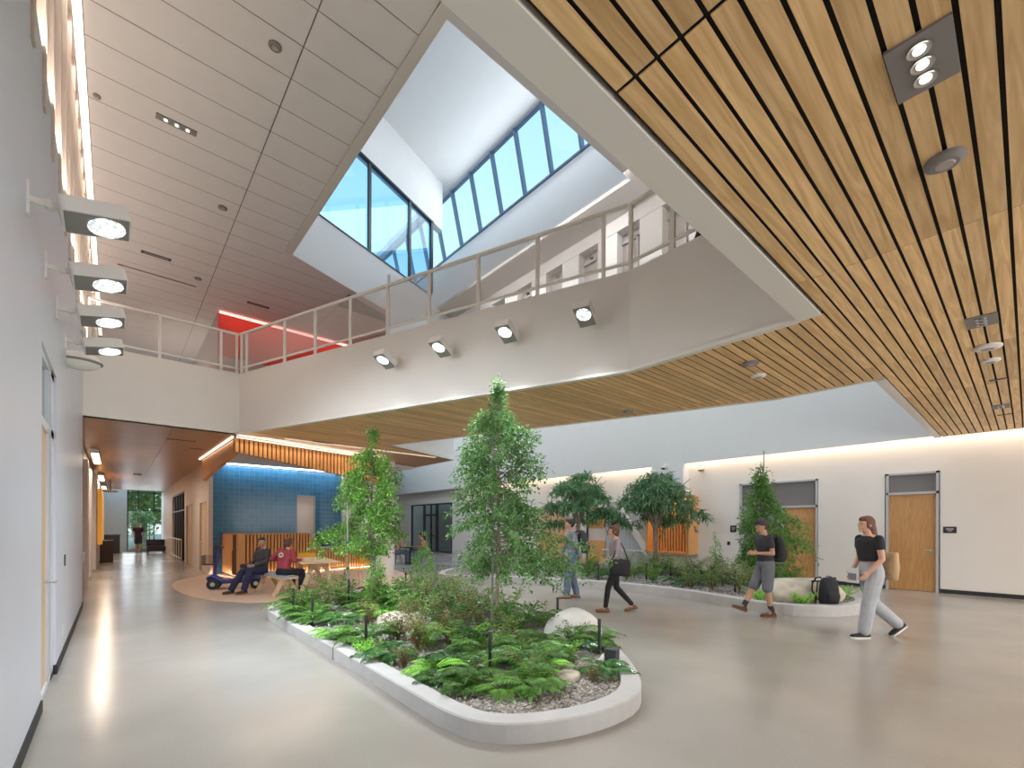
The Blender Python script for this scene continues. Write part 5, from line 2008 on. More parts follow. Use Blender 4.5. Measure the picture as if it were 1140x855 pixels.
def hand(b, m, w, d, pn, s=1.0, curl=.5, thumb=1):
    """w wrist, d direction of the hand, pn palm normal; palm + five separate curled fingers"""
    d = Vector(d).normalized(); pn = Vector(pn); pn = (pn - d * pn.dot(d)).normalized(); sd = d.cross(pn)
    w = Vector(w)
    pc = w + d * .045 * s
    R = Matrix((d, sd, pn)).transposed()
    b.ball(pc, (.050 * s, .040 * s, .016 * s), m, 12, 8, R)
    for k, L in enumerate((.066, .075, .070, .055)):
        off = sd * ((k - 1.5) * .0195 * s)
        p = w + d * .082 * s + off
        pts = [p - d * .02]
        dd = d.copy(); ang = curl * .55
        for q, fr in enumerate((.45, .32, .23)):
            dd = (dd * math.cos(ang) + pn * math.sin(ang)).normalized() if q == 0 else (dd * math.cos(ang) + (pn * dd.dot(d) - d * dd.dot(pn)).normalized() * math.sin(ang)).normalized()
            p = p + dd * L * fr * s
            pts.append(p)
        limb(b, m, pts, [.0095 * s, .0088 * s, .0082 * s, .0072 * s], 8)
    tb = w + d * .02 * s + sd * thumb * -.034 * s
    t1 = tb + (d * .5 - sd * thumb * .75 + pn * .3).normalized() * .034 * s
    t2 = t1 + (d * .85 - sd * thumb * .25 + pn * .45).normalized() * .030 * s
    limb(b, m, [w + d * .01 * s - sd * thumb * .015 * s, tb, t1, t2], [.014 * s, .0125 * s, .0105 * s, .008 * s], 8)


def shoe(t, an, toe_dir, m, sole, s=1.0, pitch=0.0, boot=False):
    """an: ankle; toe_dir horizontal direction; pitch lifts the heel (positive) or the toe (negative)"""
    d = Vector(toe_dir).normalized()
    M = Matrix.Translation(Vector(an)) @ RZ(math.atan2(d.y, d.x)) @ Matrix.Rotation(pitch, 4, 'Y')
    b = MB()
    loftpts = [(-.075, .045, .030), (-.045, .05, .036), (.0, .052, .037), (.06, .045, .042), (.12, .036, .044), (.165, .028, .036), (.185, .02, .02)]
    k = b.mi(m); rings = []; n = 14
    for x, h, w_ in loftpts:
        i = len(b.v)
        for q in range(n):
            a = 2 * PI * q / n
            b.v.append(tuple(M @ (Vector((x, w_ * math.cos(a), -.052 + h * (math.sin(a) * (.95 if math.sin(a) > 0 else .35)))) * s)))
        rings.append(i)
    for a, c in zip(rings, rings[1:]):
        for q in range(n):
            e_ = (q + 1) % n
            b.f.append([a + q, a + e_, c + e_, c + q][::-1]); b.m.append(k)
    b.f.append([rings[0] + q for q in range(n)]); b.m.append(k)
    b.f.append([rings[-1] + q for q in range(n)][::-1]); b.m.append(k)
    b.tube([M @ (Vector((-.015, 0, -.03)) * s), M @ (Vector((-.01, 0, .05 if boot else .01)) * s)], [.046 * s, .042 * s], m, 12)
    sh = b.build('shoe', t, smooth=True)
    b = MB()
    pr = [(-.085, 0), (-.075, .032), (-.03, .038), (.04, .040), (.11, .047), (.16, .040), (.19, .018), (.19, -.018), (.16, -.040), (.11, -.047), (.04, -.040), (-.03, -.038), (-.075, -.032)]
    b.prism(pr, -.085, -.062, sole)
    b.v = [tuple(M @ (Vector(v) * s)) for v in b.v]
    b.build('sole', sh)
    return sh


def person(loc, rz, label, J, top, bottom, shoes, hairm, hstyle, skin, s=1.0, sleeve=1.0, leg=1.0, hem=None, head_yaw=0, head_pitch=0, top_h=None, category='person', boot=False, curl=.5, cap=None, torso_w=1.0, loose=1.0, crop=False):
    """J: joints in a local frame (x forward, y left, z up)"""
    t = empty('person', loc, rz, label, 'person')
    t.scale = (s, s, s)
    V_ = {k: Vector(v) for k, v in J.items() if isinstance(v, (tuple, list))}
    pel, wai, che, nek, hd = V_['pelvis'], V_['waist'], V_['chest'], V_['neck'], V_['head']
    M = RZ(head_yaw) @ Matrix.Rotation(head_pitch, 4, 'Y')
    M = M.to_3x3()
    b = MB()
    k = skin
    # body core (continuous)
    loft(b, k, [(pel + Vector((0, 0, -.06)), .09, .13), (pel, .105, .155), (wai, .088, .125), (che, .105, .150 * torso_w), (che.lerp(nek, .6), .085, .165 * torso_w), (nek, .055, .07)])
    limb(b, k, [nek, nek.lerp(hd, .6)], [.056, .052])
    head_shape(b, k, hd, M)
    for sd_, y in (('l', 1), ('r', -1)):
        sh_, el, wr = V_['sh_' + sd_], V_['el_' + sd_], V_['wr_' + sd_]
        limb(b, k, [sh_, sh_.lerp(el, .5), el], [.052, .045, .036]); limb(b, k, [el, el.lerp(wr, .3), wr], [.036, .036, .025])
        hv = (wr - el).normalized()
        pn = Vector((hv.z * .3 + .15, -y, 0.25))
        if ('hd_' + sd_) in J:
            hv = Vector(J['hd_' + sd_]); pn = Vector(J.get('pn_' + sd_, pn))
        hand(b, k, wr, hv, pn, 1.0, curl, y)
        hp, kn, an = V_['hip_' + sd_], V_['kn_' + sd_], V_['an_' + sd_]
        limb(b, k, [hp, hp.lerp(kn, .5), kn], [.085, .072, .054]); limb(b, k, [kn, kn.lerp(an, .35), an], [.053, .053, .036])
        b.ball(an + Vector((.02, 0, -.03)), (.06, .035, .03), k, 10, 6)
    remeshed(b, 'body', skin, .0075, t, 2, .5)
    face_parts(t, hd, M)
    if hstyle:
        hair_cap(t, hd, M, hairm, 1.0, hstyle)
    # trousers
    if bottom:
        b = MB(); q = .02 * loose
        loft(b, bottom, [(pel + Vector((0, 0, -.08)), .10, .15), (pel, .125, .178), (wai + Vector((0, 0, -.02)), .104, .142)])
        for sd_ in ('l', 'r'):
            hp, kn, an = V_['hip_' + sd_], V_['kn_' + sd_], V_['an_' + sd_]
            if leg >= 1:
                e_ = kn.lerp(an, .93)
                limb(b, bottom, [hp, hp.lerp(kn, .5), kn], [.095 + q * .3, .080 + q * .8, .062 + q]); limb(b, bottom, [kn, kn.lerp(an, .4), e_], [.062 + q, .058 + q * 1.1, .046 + q * 1.3])
            else:
                e_ = hp.lerp(kn, leg)
                limb(b, bottom, [hp, hp.lerp(e_, .5), e_], [.10, .098, .092])
        remeshed(b, 'trousers' if leg >= 1 else 'shorts', bottom, .011, t, 3)
    # top
    b = MB()
    lo = pel.lerp(wai, .35) if not crop else wai
    loft(b, top, [(lo, .122 * loose ** .4, .165 * torso_w), (wai, .112, .150 * torso_w), (che, .128, .178 * torso_w), (che.lerp(nek, .55), .110, .182 * torso_w), (nek + Vector((0, 0, -.015)), .068, .085)])
    for sd_ in ('l', 'r'):
        sh_, el, wr = V_['sh_' + sd_], V_['el_' + sd_], V_['wr_' + sd_]
        if sleeve > .6:
            limb(b, top, [sh_, sh_.lerp(el, .5), el], [.066, .060, .052]); limb(b, top, [el, el.lerp(wr, .9 * sleeve)], [.052, .038])
        elif sleeve > 0:
            e_ = sh_.lerp(el, sleeve * 1.6)
            limb(b, top, [sh_, e_], [.060, .060])
    remeshed(b, 'shirt', top, .010, t, 3)
    for sd_ in ('l', 'r'):
        an = V_['an_' + sd_]
        td = Vector(J.get('toe_' + sd_, (1, 0, 0)))
        shoe(t, an, td, shoes[0], shoes[1], 1.0, J.get('pit_' + sd_, 0), boot)
    if cap:
        b = MB()
        b.ball(hd + M @ Vector((-.008, 0, .045)), (.108, .090, .088), cap, 20, 12, M)
        c = b.v[:]
        o = b.build('cap_crown', t, smooth=True)
        b = MB(); pts = [(math.cos(a) * .075, math.sin(a) * .078) for a in [PI * (i / 10 - .5) for i in range(11)]]
        b.prism(pts, -.004, .004, cap)
        b.v = [tuple(hd + M @ (Vector(v) + Vector((.085, 0, .038)))) for v in b.v]
        b.build('cap_brim', t)
    return t


def walk(front='l', stride=.34, arms='swing', lean=.03, hw=.09):
    o = 'r' if front == 'l' else 'l'
    y = {'l': 1, 'r': -1}
    J = dict(pelvis=(0, 0, .93), waist=(lean * .4, 0, 1.09), chest=(lean, 0, 1.28), neck=(lean * 1.2, 0, 1.46), head=(lean * 1.4 + .03, 0, 1.60))
    for k in 'lr':
        J['sh_' + k] = (lean, y[k] * .175, 1.40)
        J['hip_' + k] = (0, y[k] * hw, .89)
    J['kn_' + front] = (.20, y[front] * hw, .50); J['an_' + front] = (stride, y[front] * hw * .9, .105); J['pit_' + front] = -.12
    J['kn_' + o] = (-.02, y[o] * hw, .47); J['an_' + o] = (-stride * .98, y[o] * hw * .9, .15); J['pit_' + o] = .45
    for k in 'lr':
        sg = -1 if k == front else 1
        J['el_' + k] = (lean + sg * .10, y[k] * .225, 1.12); J['wr_' + k] = (lean + sg * .22 + .03, y[k] * .20, .90)
    return J


FW = math.atan2(.66, -.75)     # heading to the left of the picture
# --- man in a cap
J = walk('r', .33)
J['el_r'] = (-.02, -.23, 1.12); J['wr_r'] = (.20, -.12, 1.10); J['hd_r'] = (.8, .5, .1); J['pn_r'] = (0, 1, 0)
J['el_l'] = (.0, .22, 1.12); J['wr_l'] = (.20, .10, 1.12); J['hd_l'] = (.8, -.5, .1); J['pn_l'] = (0, -1, 0)
J['kn_r'] = (.17, -.09, .50); J['an_r'] = (.35, -.08, .16); J['pit_r'] = -.35
J['kn_l'] = (.02, .09, .48); J['an_l'] = (-.06, .08, .085); J['pit_l'] = 0
man_cap = person((8.86, 3.14, 0), FW, 'person in a dark cap, black shirt and grey shorts walking past the rear planter', J, cl('black', (.035, .035, .045)), cl('slate_shorts', (.15, .16, .19)),
                 (mat('brown_boot', (.10, .055, .035), .7), mat('boot_sole', (.20, .08, .04), .7)), hair_dk, 'short', skin_b, 1.02, .33, 0.92, cap=cl('dark_cap', (.05, .045, .05)), boot=True)
b = MB()
for sd_ in ('l', 'r'):
    an = Vector(J['an_' + sd_]); kn = Vector(J['kn_' + sd_])
    b = MB(); b.tube([an + Vector((-.01, 0, .02)), an.lerp(kn, .30)], [.045, .047], cl('black', (.035, .035, .045)), 12); b.build('sock', man_cap)


def backpack(loc, rz, label, m, w=.30, h=.46, d=.20, s=1.0, pocket=None, straps=True):
    t = empty('backpack', loc, rz, label, 'backpack'); t.scale = (s, s, s)
    b = MB()
    loft(b, m, [((0, 0, 0), d * .42, w * .46), ((0, 0, h * .12), d * .52, w * .52), ((.0, 0, h * .5), d * .5, w * .5), ((.01, 0, h * .85), d * .40, w * .44), ((.02, 0, h), d * .2, w * .25)])
    b.build('bag', t, smooth=True, bevel=.0)
    b = MB()
    loft(b, pocket or m, [((-d * .48, 0, h * .08), d * .16, w * .30), ((-d * .5, 0, h * .3), d * .2, w * .36), ((-d * .46, 0, h * .5), d * .12, w * .30)])
    b.build('front_pocket', t, smooth=True)
    if straps:
        for y in (-1, 1):
            b = MB(); b.tube([(.08, y * .10, h * .1), (.15, y * .13, h * .15), (.255, y * .135, h * .45), (.26, y * .125, h * .72), (.17, y * .12, h * .95), (.08, y * .11, h * 1.0), (.03, y * .08, h * .88)], .014, m, 6)
            b.build('strap', t)
    b = MB(); b.tube([(.02, -.04, h * .97), (.02, -.03, h * 1.05), (.02, .03, h * 1.05), (.02, .04, h * .97)], .008, m, 6); b.build('top_handle', t)
    return t


def on_back(p, J, s=1.0, dx=-.21, dz=1.0):
    v = Vector((dx, 0, dz)) * s
    return tuple(Vector(p) + RZ(FW).to_3x3() @ v)


backpack(on_back((8.86, 3.14, 0), J, 1.02, -.20, .97), FW, 'black backpack with reddish pocket on the person in a cap', cl('black_nylon', (.02, .02, .024)), .32, .46, .22, 1.0, cl('maroon', (.12, .04, .045)))

# --- woman at the right
J = walk('l', .22, lean=.03)
J['kn_l'] = (.10, .09, .50); J['an_l'] = (.16, .08, .085); J['pit_l'] = 0
J['kn_r'] = (-.10, -.09, .47); J['an_r'] = (-.46, -.08, .16); J['pit_r'] = .6
J['el_l'] = (.02, .22, 1.12); J['wr_l'] = (.16, .16, .93)
J['el_r'] = (.0, -.22, 1.12); J['wr_r'] = (.14, -.18, .92)
wp = (8.36, 1.53, 0)
person(wp, FW, 'person with long brown hair, black cropped top and pale grey trousers walking', J, cl('black_top', (.02, .02, .025)), cl('pale_grey', (.42, .44, .48)),
       (mat('black_canvas', (.02, .02, .02), .8), mat('white_sole', (.75, .73, .70), .6)), hair_br, 'long', skin_a, 1.03, .25, 1.0, loose=1.3, crop=True)
t = empty('tote_bag', on_back(wp, J, 1.03, -.24, .82), FW, 'tan canvas tote bag hanging behind the person in pale trousers', 'bag')
b = MB(); tanc = cl('tan_canvas', (.52, .36, .20))
loft(b, tanc, [((0, 0, 0), .075, .15), ((0, 0, .2), .085, .17), ((0, 0, .40), .05, .17)]); b.build('bag', t, smooth=True)
b = MB(); b.tube([(0, -.12, .38), (.06, -.14, .55), (.16, -.15, .62), (.22, -.15, .56)], .010, tanc, 6); b.build('handle', t)
t = empty('magazine', on_back(wp, J, 1.03, .26, .86), FW + .3, 'pale folded magazine in the hand of the person in pale trousers', 'magazine')
b = MB(); b.box(-.10, -.16, -.10, -.085, .02, .12, mat('paper', (.7, .7, .72), .6)); b.box(-.084, -.13, -.06, -.082, -.01, .04, mat('print', (.2, .2, .25), .6)); b.build('pages', t)

# --- woman in the middle
J = walk('l', .30, lean=.01)
J['kn_r'] = (-.03, -.09, .48); J['an_r'] = (-.36, -.07, .12); J['pit_r'] = .25
J['kn_l'] = (.17, .08, .50); J['an_l'] = (.22, .07, .09); J['pit_l'] = 0
J['el_l'] = (.05, .21, 1.12); J['wr_l'] = (.24, .16, 1.03); J['el_r'] = (-.02, -.21, 1.12); J['wr_r'] = (.16, -.17, 1.02)
mp_ = (7.16, 5.17, 0)
person(mp_, FW, 'person in a mauve top and black leggings walking with a large black bag', J, cl('mauve_top', (.34, .29, .33)), cl('black_leggings', (.018, .018, .022)), 
       (mat('brown_clog', (.26, .13, .075), .7), mat('clog_sole', (.16, .08, .05), .7)), hair_br, 'bun', skin_a, .95, 1.0, 1.0, loose=.0)
t = empty('shoulder_bag', on_back(mp_, J, .93, -.02, .76), FW, 'large black shoulder bag at the hip of the person in a mauve top', 'bag')
b = MB(); M_ = cl('black_nylon', (.02, .02, .024))
loft(b, M_, [((0, .26, 0), .15, .045), ((0, .26, .08), .19, .06), ((0, .26, .22), .20, .05), ((0, .26, .30), .17, .03)])
b.build('bag', t, smooth=True)
b = MB(); b.tube([(-.15, .25, .28), (-.08, .22, .50), (.0, .17, .66), (.06, .22, .5), (.15, .25, .28)], .012, M_, 6); b.build('strap', t)

# --- man with backpack behind the central tree
J = walk('l', .26)
J['kn_r'] = (.0, -.09, .48); J['an_r'] = (-.10, -.08, .085); J['pit_r'] = 0
J['kn_l'] = (.12, .09, .49); J['an_l'] = (.14, .08, .09); J['pit_l'] = 0
bp_ = (7.80, 6.80, 0)
person(bp_, FW, 'person in a grey jacket and jeans with a backpack, partly behind the central fig tree', J, cl('grey_jacket', (.22, .24, .27)), denim,
       (mat('tan_shoe', (.32, .22, .17), .7), mat('clog_sole', (.16, .08, .05), .7)), hair_dk, 'short', skin_b, 1.04, 1.0, 1.0)
backpack(on_back(bp_, J, 1.04, -.21, .98), FW, 'dark grey backpack on the person in a grey jacket', cl('charcoal_nylon', (.045, .045, .055)), .34, .50, .24)

# --- person far down the hall, facing the viewer
J = walk('l', .14, lean=.0)
J['an_r'] = (-.12, -.08, .09); J['kn_r'] = (0, -.09, .48); J['pit_r'] = 0; J['kn_l'] = (.10, .09, .49)
person((1.12, 36.1, 0), math.radians(-88), 'person in dark shirt and dark shorts walking far down the hall', J, cl('wine_black', (.05, .025, .035)), cl('black', (.035, .035, .045)),
       (mat('tan_shoe', (.32, .22, .17), .7), mat('clog_sole', (.16, .08, .05), .7)), hair_br, 'short', skin_a, 1.05, .33, .85, cap=cl('pale_hat', (.5, .42, .34)))

# --- person behind the upper railing
J = walk('l', .14)
person((6.05, 2.95, 5.18), FW + PI, 'person in dark clothes passing behind the short upper railing', J, cl('charcoal_top', (.10, .095, .10)), cl('black', (.035, .035, .045)),
       (mat('brown_clog', (.26, .13, .075), .7), mat('clog_sole', (.16, .08, .05), .7)), hair_dk, 'short', skin_b, 1.0, 1.0, 1.0)


# ================================================================== SEATING NOOK
pale_oak = wood('pale_oak', (.60, .42, .25), (.72, .54, .35), 'Z', .5, .06)
TA = math.radians(-7)
t = empty('picnic_table', (3.85, 12.15, 0), TA, 'pale oak trestle table beside the seated people', 'table')
b = MB(); b.box(-.46, -1.05, .715, .46, 1.05, .75, pale_oak); b.build('tabletop', t, bevel=.008)
for y in (-.70, .70):
    for sx_ in (-1, 1):
        b = MB(); b.beam((sx_ * .12, y, .715), (sx_ * .40, y, 0), .10, .05, pale_oak, up=(0, 1, 0)); b.build('leg', t)
    b = MB(); b.beam((-.20, y, .66), (.20, y, .66), .05, .10, pale_oak); b.build('crossbar', t)
b = MB(); b.beam((0, -.7, .62), (0, .7, .62), .05, .08, pale_oak); b.build('stretcher', t)
t = empty('bench', (2.96, 12.0, 0), math.radians(5), 'pale oak bench with grey seat pad under two seated people', 'bench')
b = MB(); b.box(-.19, -.85, .395, .19, .85, .425, pale_oak); b.build('seat', t)
b = MB(); b.box(-.19, -.85, .425, .19, .85, .455, mat('grey_seat_pad', (.30, .34, .38), .8)); b.build('seat_pad', t, bevel=.008)
for y in (-.58, .58):
    for sx_ in (-1, 1):
        b = MB(); b.beam((sx_ * .06, y, .40), (sx_ * .26, y, 0), .085, .045, pale_oak, up=(0, 1, 0)); b.build('leg', t)


def yellow_chair(x, y, rz, label, first=[None]):
    if first[0] is None:
        t = empty('cafe_chair', (x, y, 0), rz)
        ym = mat('yellow_plastic', (.80, .42, .02), .4)
        b = MB(); b.box(-.21, -.21, .44, .21, .21, .465, ym); b.build('seat', t, bevel=.01)
        b = MB()
        for k in range(7):
            a = -0.6 + k * .2
            b.box(-.22 - .03 * math.cos(a * 1.5), math.sin(a) * .34 - .045, .60, -.20 - .03 * math.cos(a * 1.5), math.sin(a) * .34 + .045, .82, ym)
        b.build('backrest', t)
        for sx_, sy_ in ((1, 1), (1, -1), (-1, 1), (-1, -1)):
            b = MB(); b.tube([(sx_ * .16, sy_ * .16, .44), (sx_ * .23, sy_ * .23, 0)], .011, mat('pale_metal', (.55, .45, .36), .4)); b.build('leg', t)
        b = MB(); b.tube([(-.20, .17, .45), (-.235, .18, .62)], .012, ym); b.tube([(-.20, -.17, .45), (-.235, -.18, .62)], .012, ym); b.build('back_support', t)
        first[0] = t
    else:
        t = dup(first[0], (x, y, 0), rz)
    return tag(t, label, 'chair', 'yellow chairs at the trestle table')


yellow_chair(4.85, 12.0, math.radians(172), 'yellow plastic chair at the trestle table, nearest the front planter')
yellow_chair(4.8, 12.9, math.radians(170), 'yellow plastic chair at the trestle table, middle of the three')
yellow_chair(4.25, 13.9, math.radians(-100), 'yellow plastic chair at the trestle table, closest to the counter')

# counter
t = empty('service_counter', (2.84, 15.93, 0), math.atan2(1.19, 4.86), 'long oak slatted counter with a high left end and low right end', 'counter')
b = MB()
HL = 2.32
b.prism([(0.03, .05), (4.96, .05), (4.96, .45), (.03, .45)], .06, .84, tan_panel)
b.prism([(0.03, .05), (HL + .02, .05), (HL + .02, .4), (.03, .4)], .84, 1.34, tan_panel)
b.build('carcass', t)
b = MB()
b.poly([(0, 0, .06), (0, 0, 1.36), (.37, 1.95, 1.36), (.37, 1.95, .06)], wood_slat)
b.box(0, 0, .06, .22, .05, 1.36, wood_slat)
b.build('plain_end_panel', t)
b = MB()
b.box(0, -.01, 1.345, HL, .42, 1.375, wood_slat)
b.poly([(0, 0, 1.375), (.37, 1.95, 1.375), (.8, 1.95, 1.375), (.5, .3, 1.375)], wood_slat)
b.build('high_top', t)
b = MB(); b.box(HL + .42, -.03, .83, 4.98, .50, .87, mat('pale_stone_top', (.66, .60, .54), .35)); b.build('low_top', t)
n_s = 0
s = .27
while s < 4.95:
    top_z = 1.345 if s < HL else (max(.83, 1.345 - (s - HL) / .38 * .515))
    b = MB(); b.box(s, .0, .08, s + .062, .05, top_z, wood_slat)
    if n_s < 99:
        o = b.build('slat', t)
    s += .108
    n_s += 1
b = MB(); b.box(.02, .03, .03, 4.9, .06, .05, em_strip); b.build('toe_light', t)
area('counter_toe_glow', (5.2, 16.35, .10), (math.radians(60), 0, math.atan2(1.19, 4.86)), 4.6, .05, 8, WARM)
area('counter_end_glow', (2.62, 16.9, .10), (math.radians(60), 0, math.radians(-75)), 1.9, .05, 4, NEUT)
t = empty('monitor', (5.75, 17.1, .87), math.radians(200), 'black computer monitor standing on the low counter', 'monitor')
b = MB(); b.box(-.26, -.02, .12, .26, .02, .46, blackm); b.build('screen', t, bevel=.004)
b = MB(); b.box(-.03, -.01, 0, .03, .01, .14, blackm); b.box(-.12, -.08, 0, .12, .08, .012, blackm); b.build('stand', t)

# mobility scooter
t = empty('mobility_scooter', (2.42, 13.55, 0), math.radians(160), 'blue and black mobility scooter with a wire front basket beside the bench', 'mobility scooter')
t.scale = (1.08,) * 3
bl = mat('blue_scooter_plastic', (.02, .03, .22), .3); pu = mat('purple_post', (.07, .05, .22), .4)
b = MB(); loft(b, bl, [((-.50, 0, .22), .06, .20), ((-.3, 0, .24), .09, .24), ((.0, 0, .17), .05, .20), ((.3, 0, .17), .05, .18), ((.5, 0, .26), .10, .16), ((.62, 0, .24), .06, .10)]); b.build('body', t, smooth=True)
for x, y in ((.48, .16), (.48, -.16), (-.42, .24), (-.42, -.24)):
    b = MB(); b.tube([(x, y - .035, .125), (x, y + .035, .125)], .125, blackm, 18); w_ = b.build('wheel', t)
    b = MB(); b.tube([(x, y - .04, .125), (x, y + .04, .125)], .05, steel, 12); b.build('hub', w_)
b = MB(); b.tube([(.48, 0, .25), (.40, 0, .98)], .035, pu, 10); b.build('tiller', t)
b = MB(); b.tube([(.36, -.28, .97), (.40, 0, 1.0), (.36, .28, .97)], .018, blackm, 8); b.box(.34, -.10, .95, .46, .10, 1.03, blackm); b.build('handlebar', t)
b = MB()
for k in range(7):
    z = .58 + k * .035
    for (p, q) in (((.44, -.16, z), (.44, .16, z)), ((.44, .16, z), (.70, .18, z)), ((.70, .18, z), (.70, -.18, z)), ((.70, -.18, z), (.44, -.16, z))):
        b.beam(p, q, .006, .006, blackm)
for k in range(9):
    y = -.17 + k * .0425
    b.beam((.44, y * .9, .58), (.44, y * .9, .80), .005, .005, blackm); b.beam((.70, y, .58), (.70, y, .80), .005, .005, blackm); b.beam((.44, y * .9, .58), (.70, y, .58), .005, .005, blackm)
b.tube([(.41, 0, .66), (.45, 0, .66)], .02, blackm)
b.build('basket', t)
b = MB(); b.tube([(-.30, 0, .24), (-.30, 0, .50)], .04, blackm); b.box(-.52, -.23, .50, -.08, .23, .58, blackm); b.box(-.56, -.22, .58, -.48, .22, .98, blackm); b.build('seat', t, bevel=.01)

# seated people
def sit(lean=.12):
    J = dict(pelvis=(0, 0, .54), waist=(lean * .3, 0, .70), chest=(lean, 0, .90), neck=(lean * 1.3, 0, 1.07), head=(lean * 1.3 + .04, 0, 1.21))
    for k, y in (('l', 1), ('r', -1)):
        J['sh_' + k] = (lean, y * .18, 1.02); J['hip_' + k] = (0, y * .09, .52)
        J['kn_' + k] = (.42, y * .15, .50); J['an_' + k] = (.42, y * .15, .085)
        J['el_' + k] = (lean + .05, y * .25, .76); J['wr_' + k] = (lean + .28, y * .16, .70)
    return J


J = sit(.10)
J['kn_l'] = (.40, .16, .52); J['kn_r'] = (.41, -.16, .50); J['el_l'] = (.0, .36, .82); J['wr_l'] = (.22, .24, .78); J['el_r'] = (.1, -.26, .80); J['wr_r'] = (.34, -.20, .80)
SWR = math.radians(28)
wsit = person((3.0, 11.62, 0), SWR, 'person with brown hair in a red sweatshirt seated on the bench, seen from behind', J, cl('red_sweat', (.33, .045, .06)), cl('black_trousers', (.015, .018, .025)),
              (mat('black_canvas', (.02, .02, .02), .8), mat('boot_sole', (.20, .08, .04), .7)), hair_br, 'pony', skin_a, 1.0, 1.0, 1.0, torso_w=1.12)
b = MB()
em = mat('pale_print', (.55, .52, .45), .8)
for (cx, cz, rx, rz_) in ((0, 0, .085, .058),):
    pts = [(cx + rx * math.cos(2 * PI * k / 24) * (1 + .08 * (k % 2)), cz + rz_ * math.sin(2 * PI * k / 24) * (1 + .08 * (k % 2))) for k in range(24)]
    b.poly([(-.0, p[0], p[1]) for p in pts], em)
b.poly([(-.002, -.05, -.015), (-.002, .05, -.015), (-.002, .03, .02), (-.002, -.03, .02)], cl('red_sweat', (.33, .045, .06)))
b.v = [(v[0] - .058 + (v[2]) * .18 + 0.28 * v[1] ** 2 / .1 * .1, v[1], v[2] + .93) for v in b.v]
b.build('back_print', wsit)
J = sit(-.04)
J['kn_l'] = (.36, .12, .54); J['an_l'] = (.52, .15, .11); J['kn_r'] = (.38, -.14, .52); J['an_r'] = (.62, -.20, .10)
J['wr_l'] = (.24, .10, .66); J['wr_r'] = (.22, -.12, .66)
person((2.72, 12.42, 0), math.radians(-160), 'person with dark hair in black top and navy trousers seated on the bench', J, cl('black_tan_top', (.05, .045, .05)), cl('navy_trousers', (.02, .025, .07)),
       (mat('dark_shoe', (.04, .035, .03), .7), mat('boot_sole', (.20, .08, .04), .7)), hair_dk, 'short', skin_b, 1.0, 1.0, 1.0, head_yaw=math.radians(60))

# bag on the rear curb, and furniture beyond
t = backpack((9.98, 2.45, .20), .9, 'black backpack standing on the rear curb behind the walking person', cl('black_nylon', (.02, .02, .024)), .34, .48, .24, 1.0)
t = empty('wire_stand', (10.25, 2.55, .155), .9, 'thin black metal stand beside the black backpack on the curb', 'stand')
b = MB(); b.beam((0, -.18, 0), (0, -.14, .42), .02, .02, blackm); b.build('leg', t)
b = MB(); b.beam((0, .22, 0), (0, .18, .42), .02, .02, blackm); b.build('leg', t)
b = MB(); b.beam((0, -.22, .43), (0, .30, .43), .03, .03, blackm); b.build('top_bar', t)

# two people at a small table far behind the fig tree
t = empty('round_table', (9.6, 17.6, 0), 0, 'small dark round table far behind the left fig tree', 'table')
b = MB(); b.lathe([(.45, .71), (.46, .73), (.45, .745)], blackm, n=28); b.build('tabletop', t)
b = MB(); b.lathe([(.26, 0), (.25, .02), (.035, .04), (.035, .71)], blackm, n=16); b.build('pedestal', t)
J = sit(.1)
person((9.15, 17.9, 0), math.radians(-20), 'person in a pink top seated at the far small table, left side', J, cl('pink_top', (.55, .22, .22)), denim,
       (mat('dark_shoe', (.04, .035, .03), .7), mat('boot_sole', (.20, .08, .04), .7)), hair_br, 'long', skin_a)
person((10.1, 17.2, 0), math.radians(150), 'person in a magenta top seated at the far small table, right side', J, cl('magenta_top', (.60, .06, .22)), denim,
       (mat('dark_shoe', (.04, .035, .03), .7), mat('boot_sole', (.20, .08, .04), .7)), hair_dk, 'short', skin_a)
for x, y, a, l in ((9.15, 17.9, math.radians(-20), 'dark stool under the person in a pink top'), (10.1, 17.2, math.radians(150), 'dark stool under the person in a magenta top')):
    t = empty('stool', (x, y, 0), a, l, 'stool', 'stools at the far small table')
    b = MB(); b.lathe([(.17, .41), (.18, .43), (.17, .445)], blackm, n=20); b.build('seat', t)
    for k in range(3):
        b = MB(); b.tube([(.10 * math.cos(k * 2.1), .10 * math.sin(k * 2.1), .42), (.19 * math.cos(k * 2.1), .19 * math.sin(k * 2.1), 0)], .012, blackm); b.build('leg', t)

# ================================================================== HALL THINGS
t = empty('trash_bin', (-.24, 26.6, 0), 0, 'dark brown upright bin by the orange panel in the hall', 'bin')
b = MB(); b.box(-.22, -.25, 0, .22, .25, .92, mat('dark_brown', (.05, .03, .022), .6)); b.build('body', t, bevel=.01)
b = MB(); b.box(-.23, -.26, .92, .23, .26, .98, blackm); b.build('lid', t, bevel=.01)
t = empty('orange_wall_panel', (-.49, 24.6, .85), 0, 'tall orange panel on the left side of the hall', 'wall panel')
b = MB(); b.box(0, 0, 0, .12, 5.0, 2.25, orange_p); b.build('face', t)
t = empty('drinking_fountain', (-.94, 15.2, 0), 0, 'steel drinking fountain in the left recess of the hall', 'drinking fountain')
b = MB(); b.box(0, 0, .70, .40, .5, .95, steel); b.build('basin', t, bevel=.02)
b = MB(); b.box(0, .05, .95, .10, .45, 1.45, metalgrey); b.build('back_plate', t)
b = MB(); b.box(0, .1, .12, .25, .4, .70, metalgrey); b.build('lower_cover', t)
t = empty('recycling_cabinet', (-.02, 35.4, 0), 0, 'big black cabinet at the far left of the hall', 'cabinet')
b = MB(); b.box(-.45, -.5, 0, .28, .5, 1.05, blackm); b.build('body', t, bevel=.01)
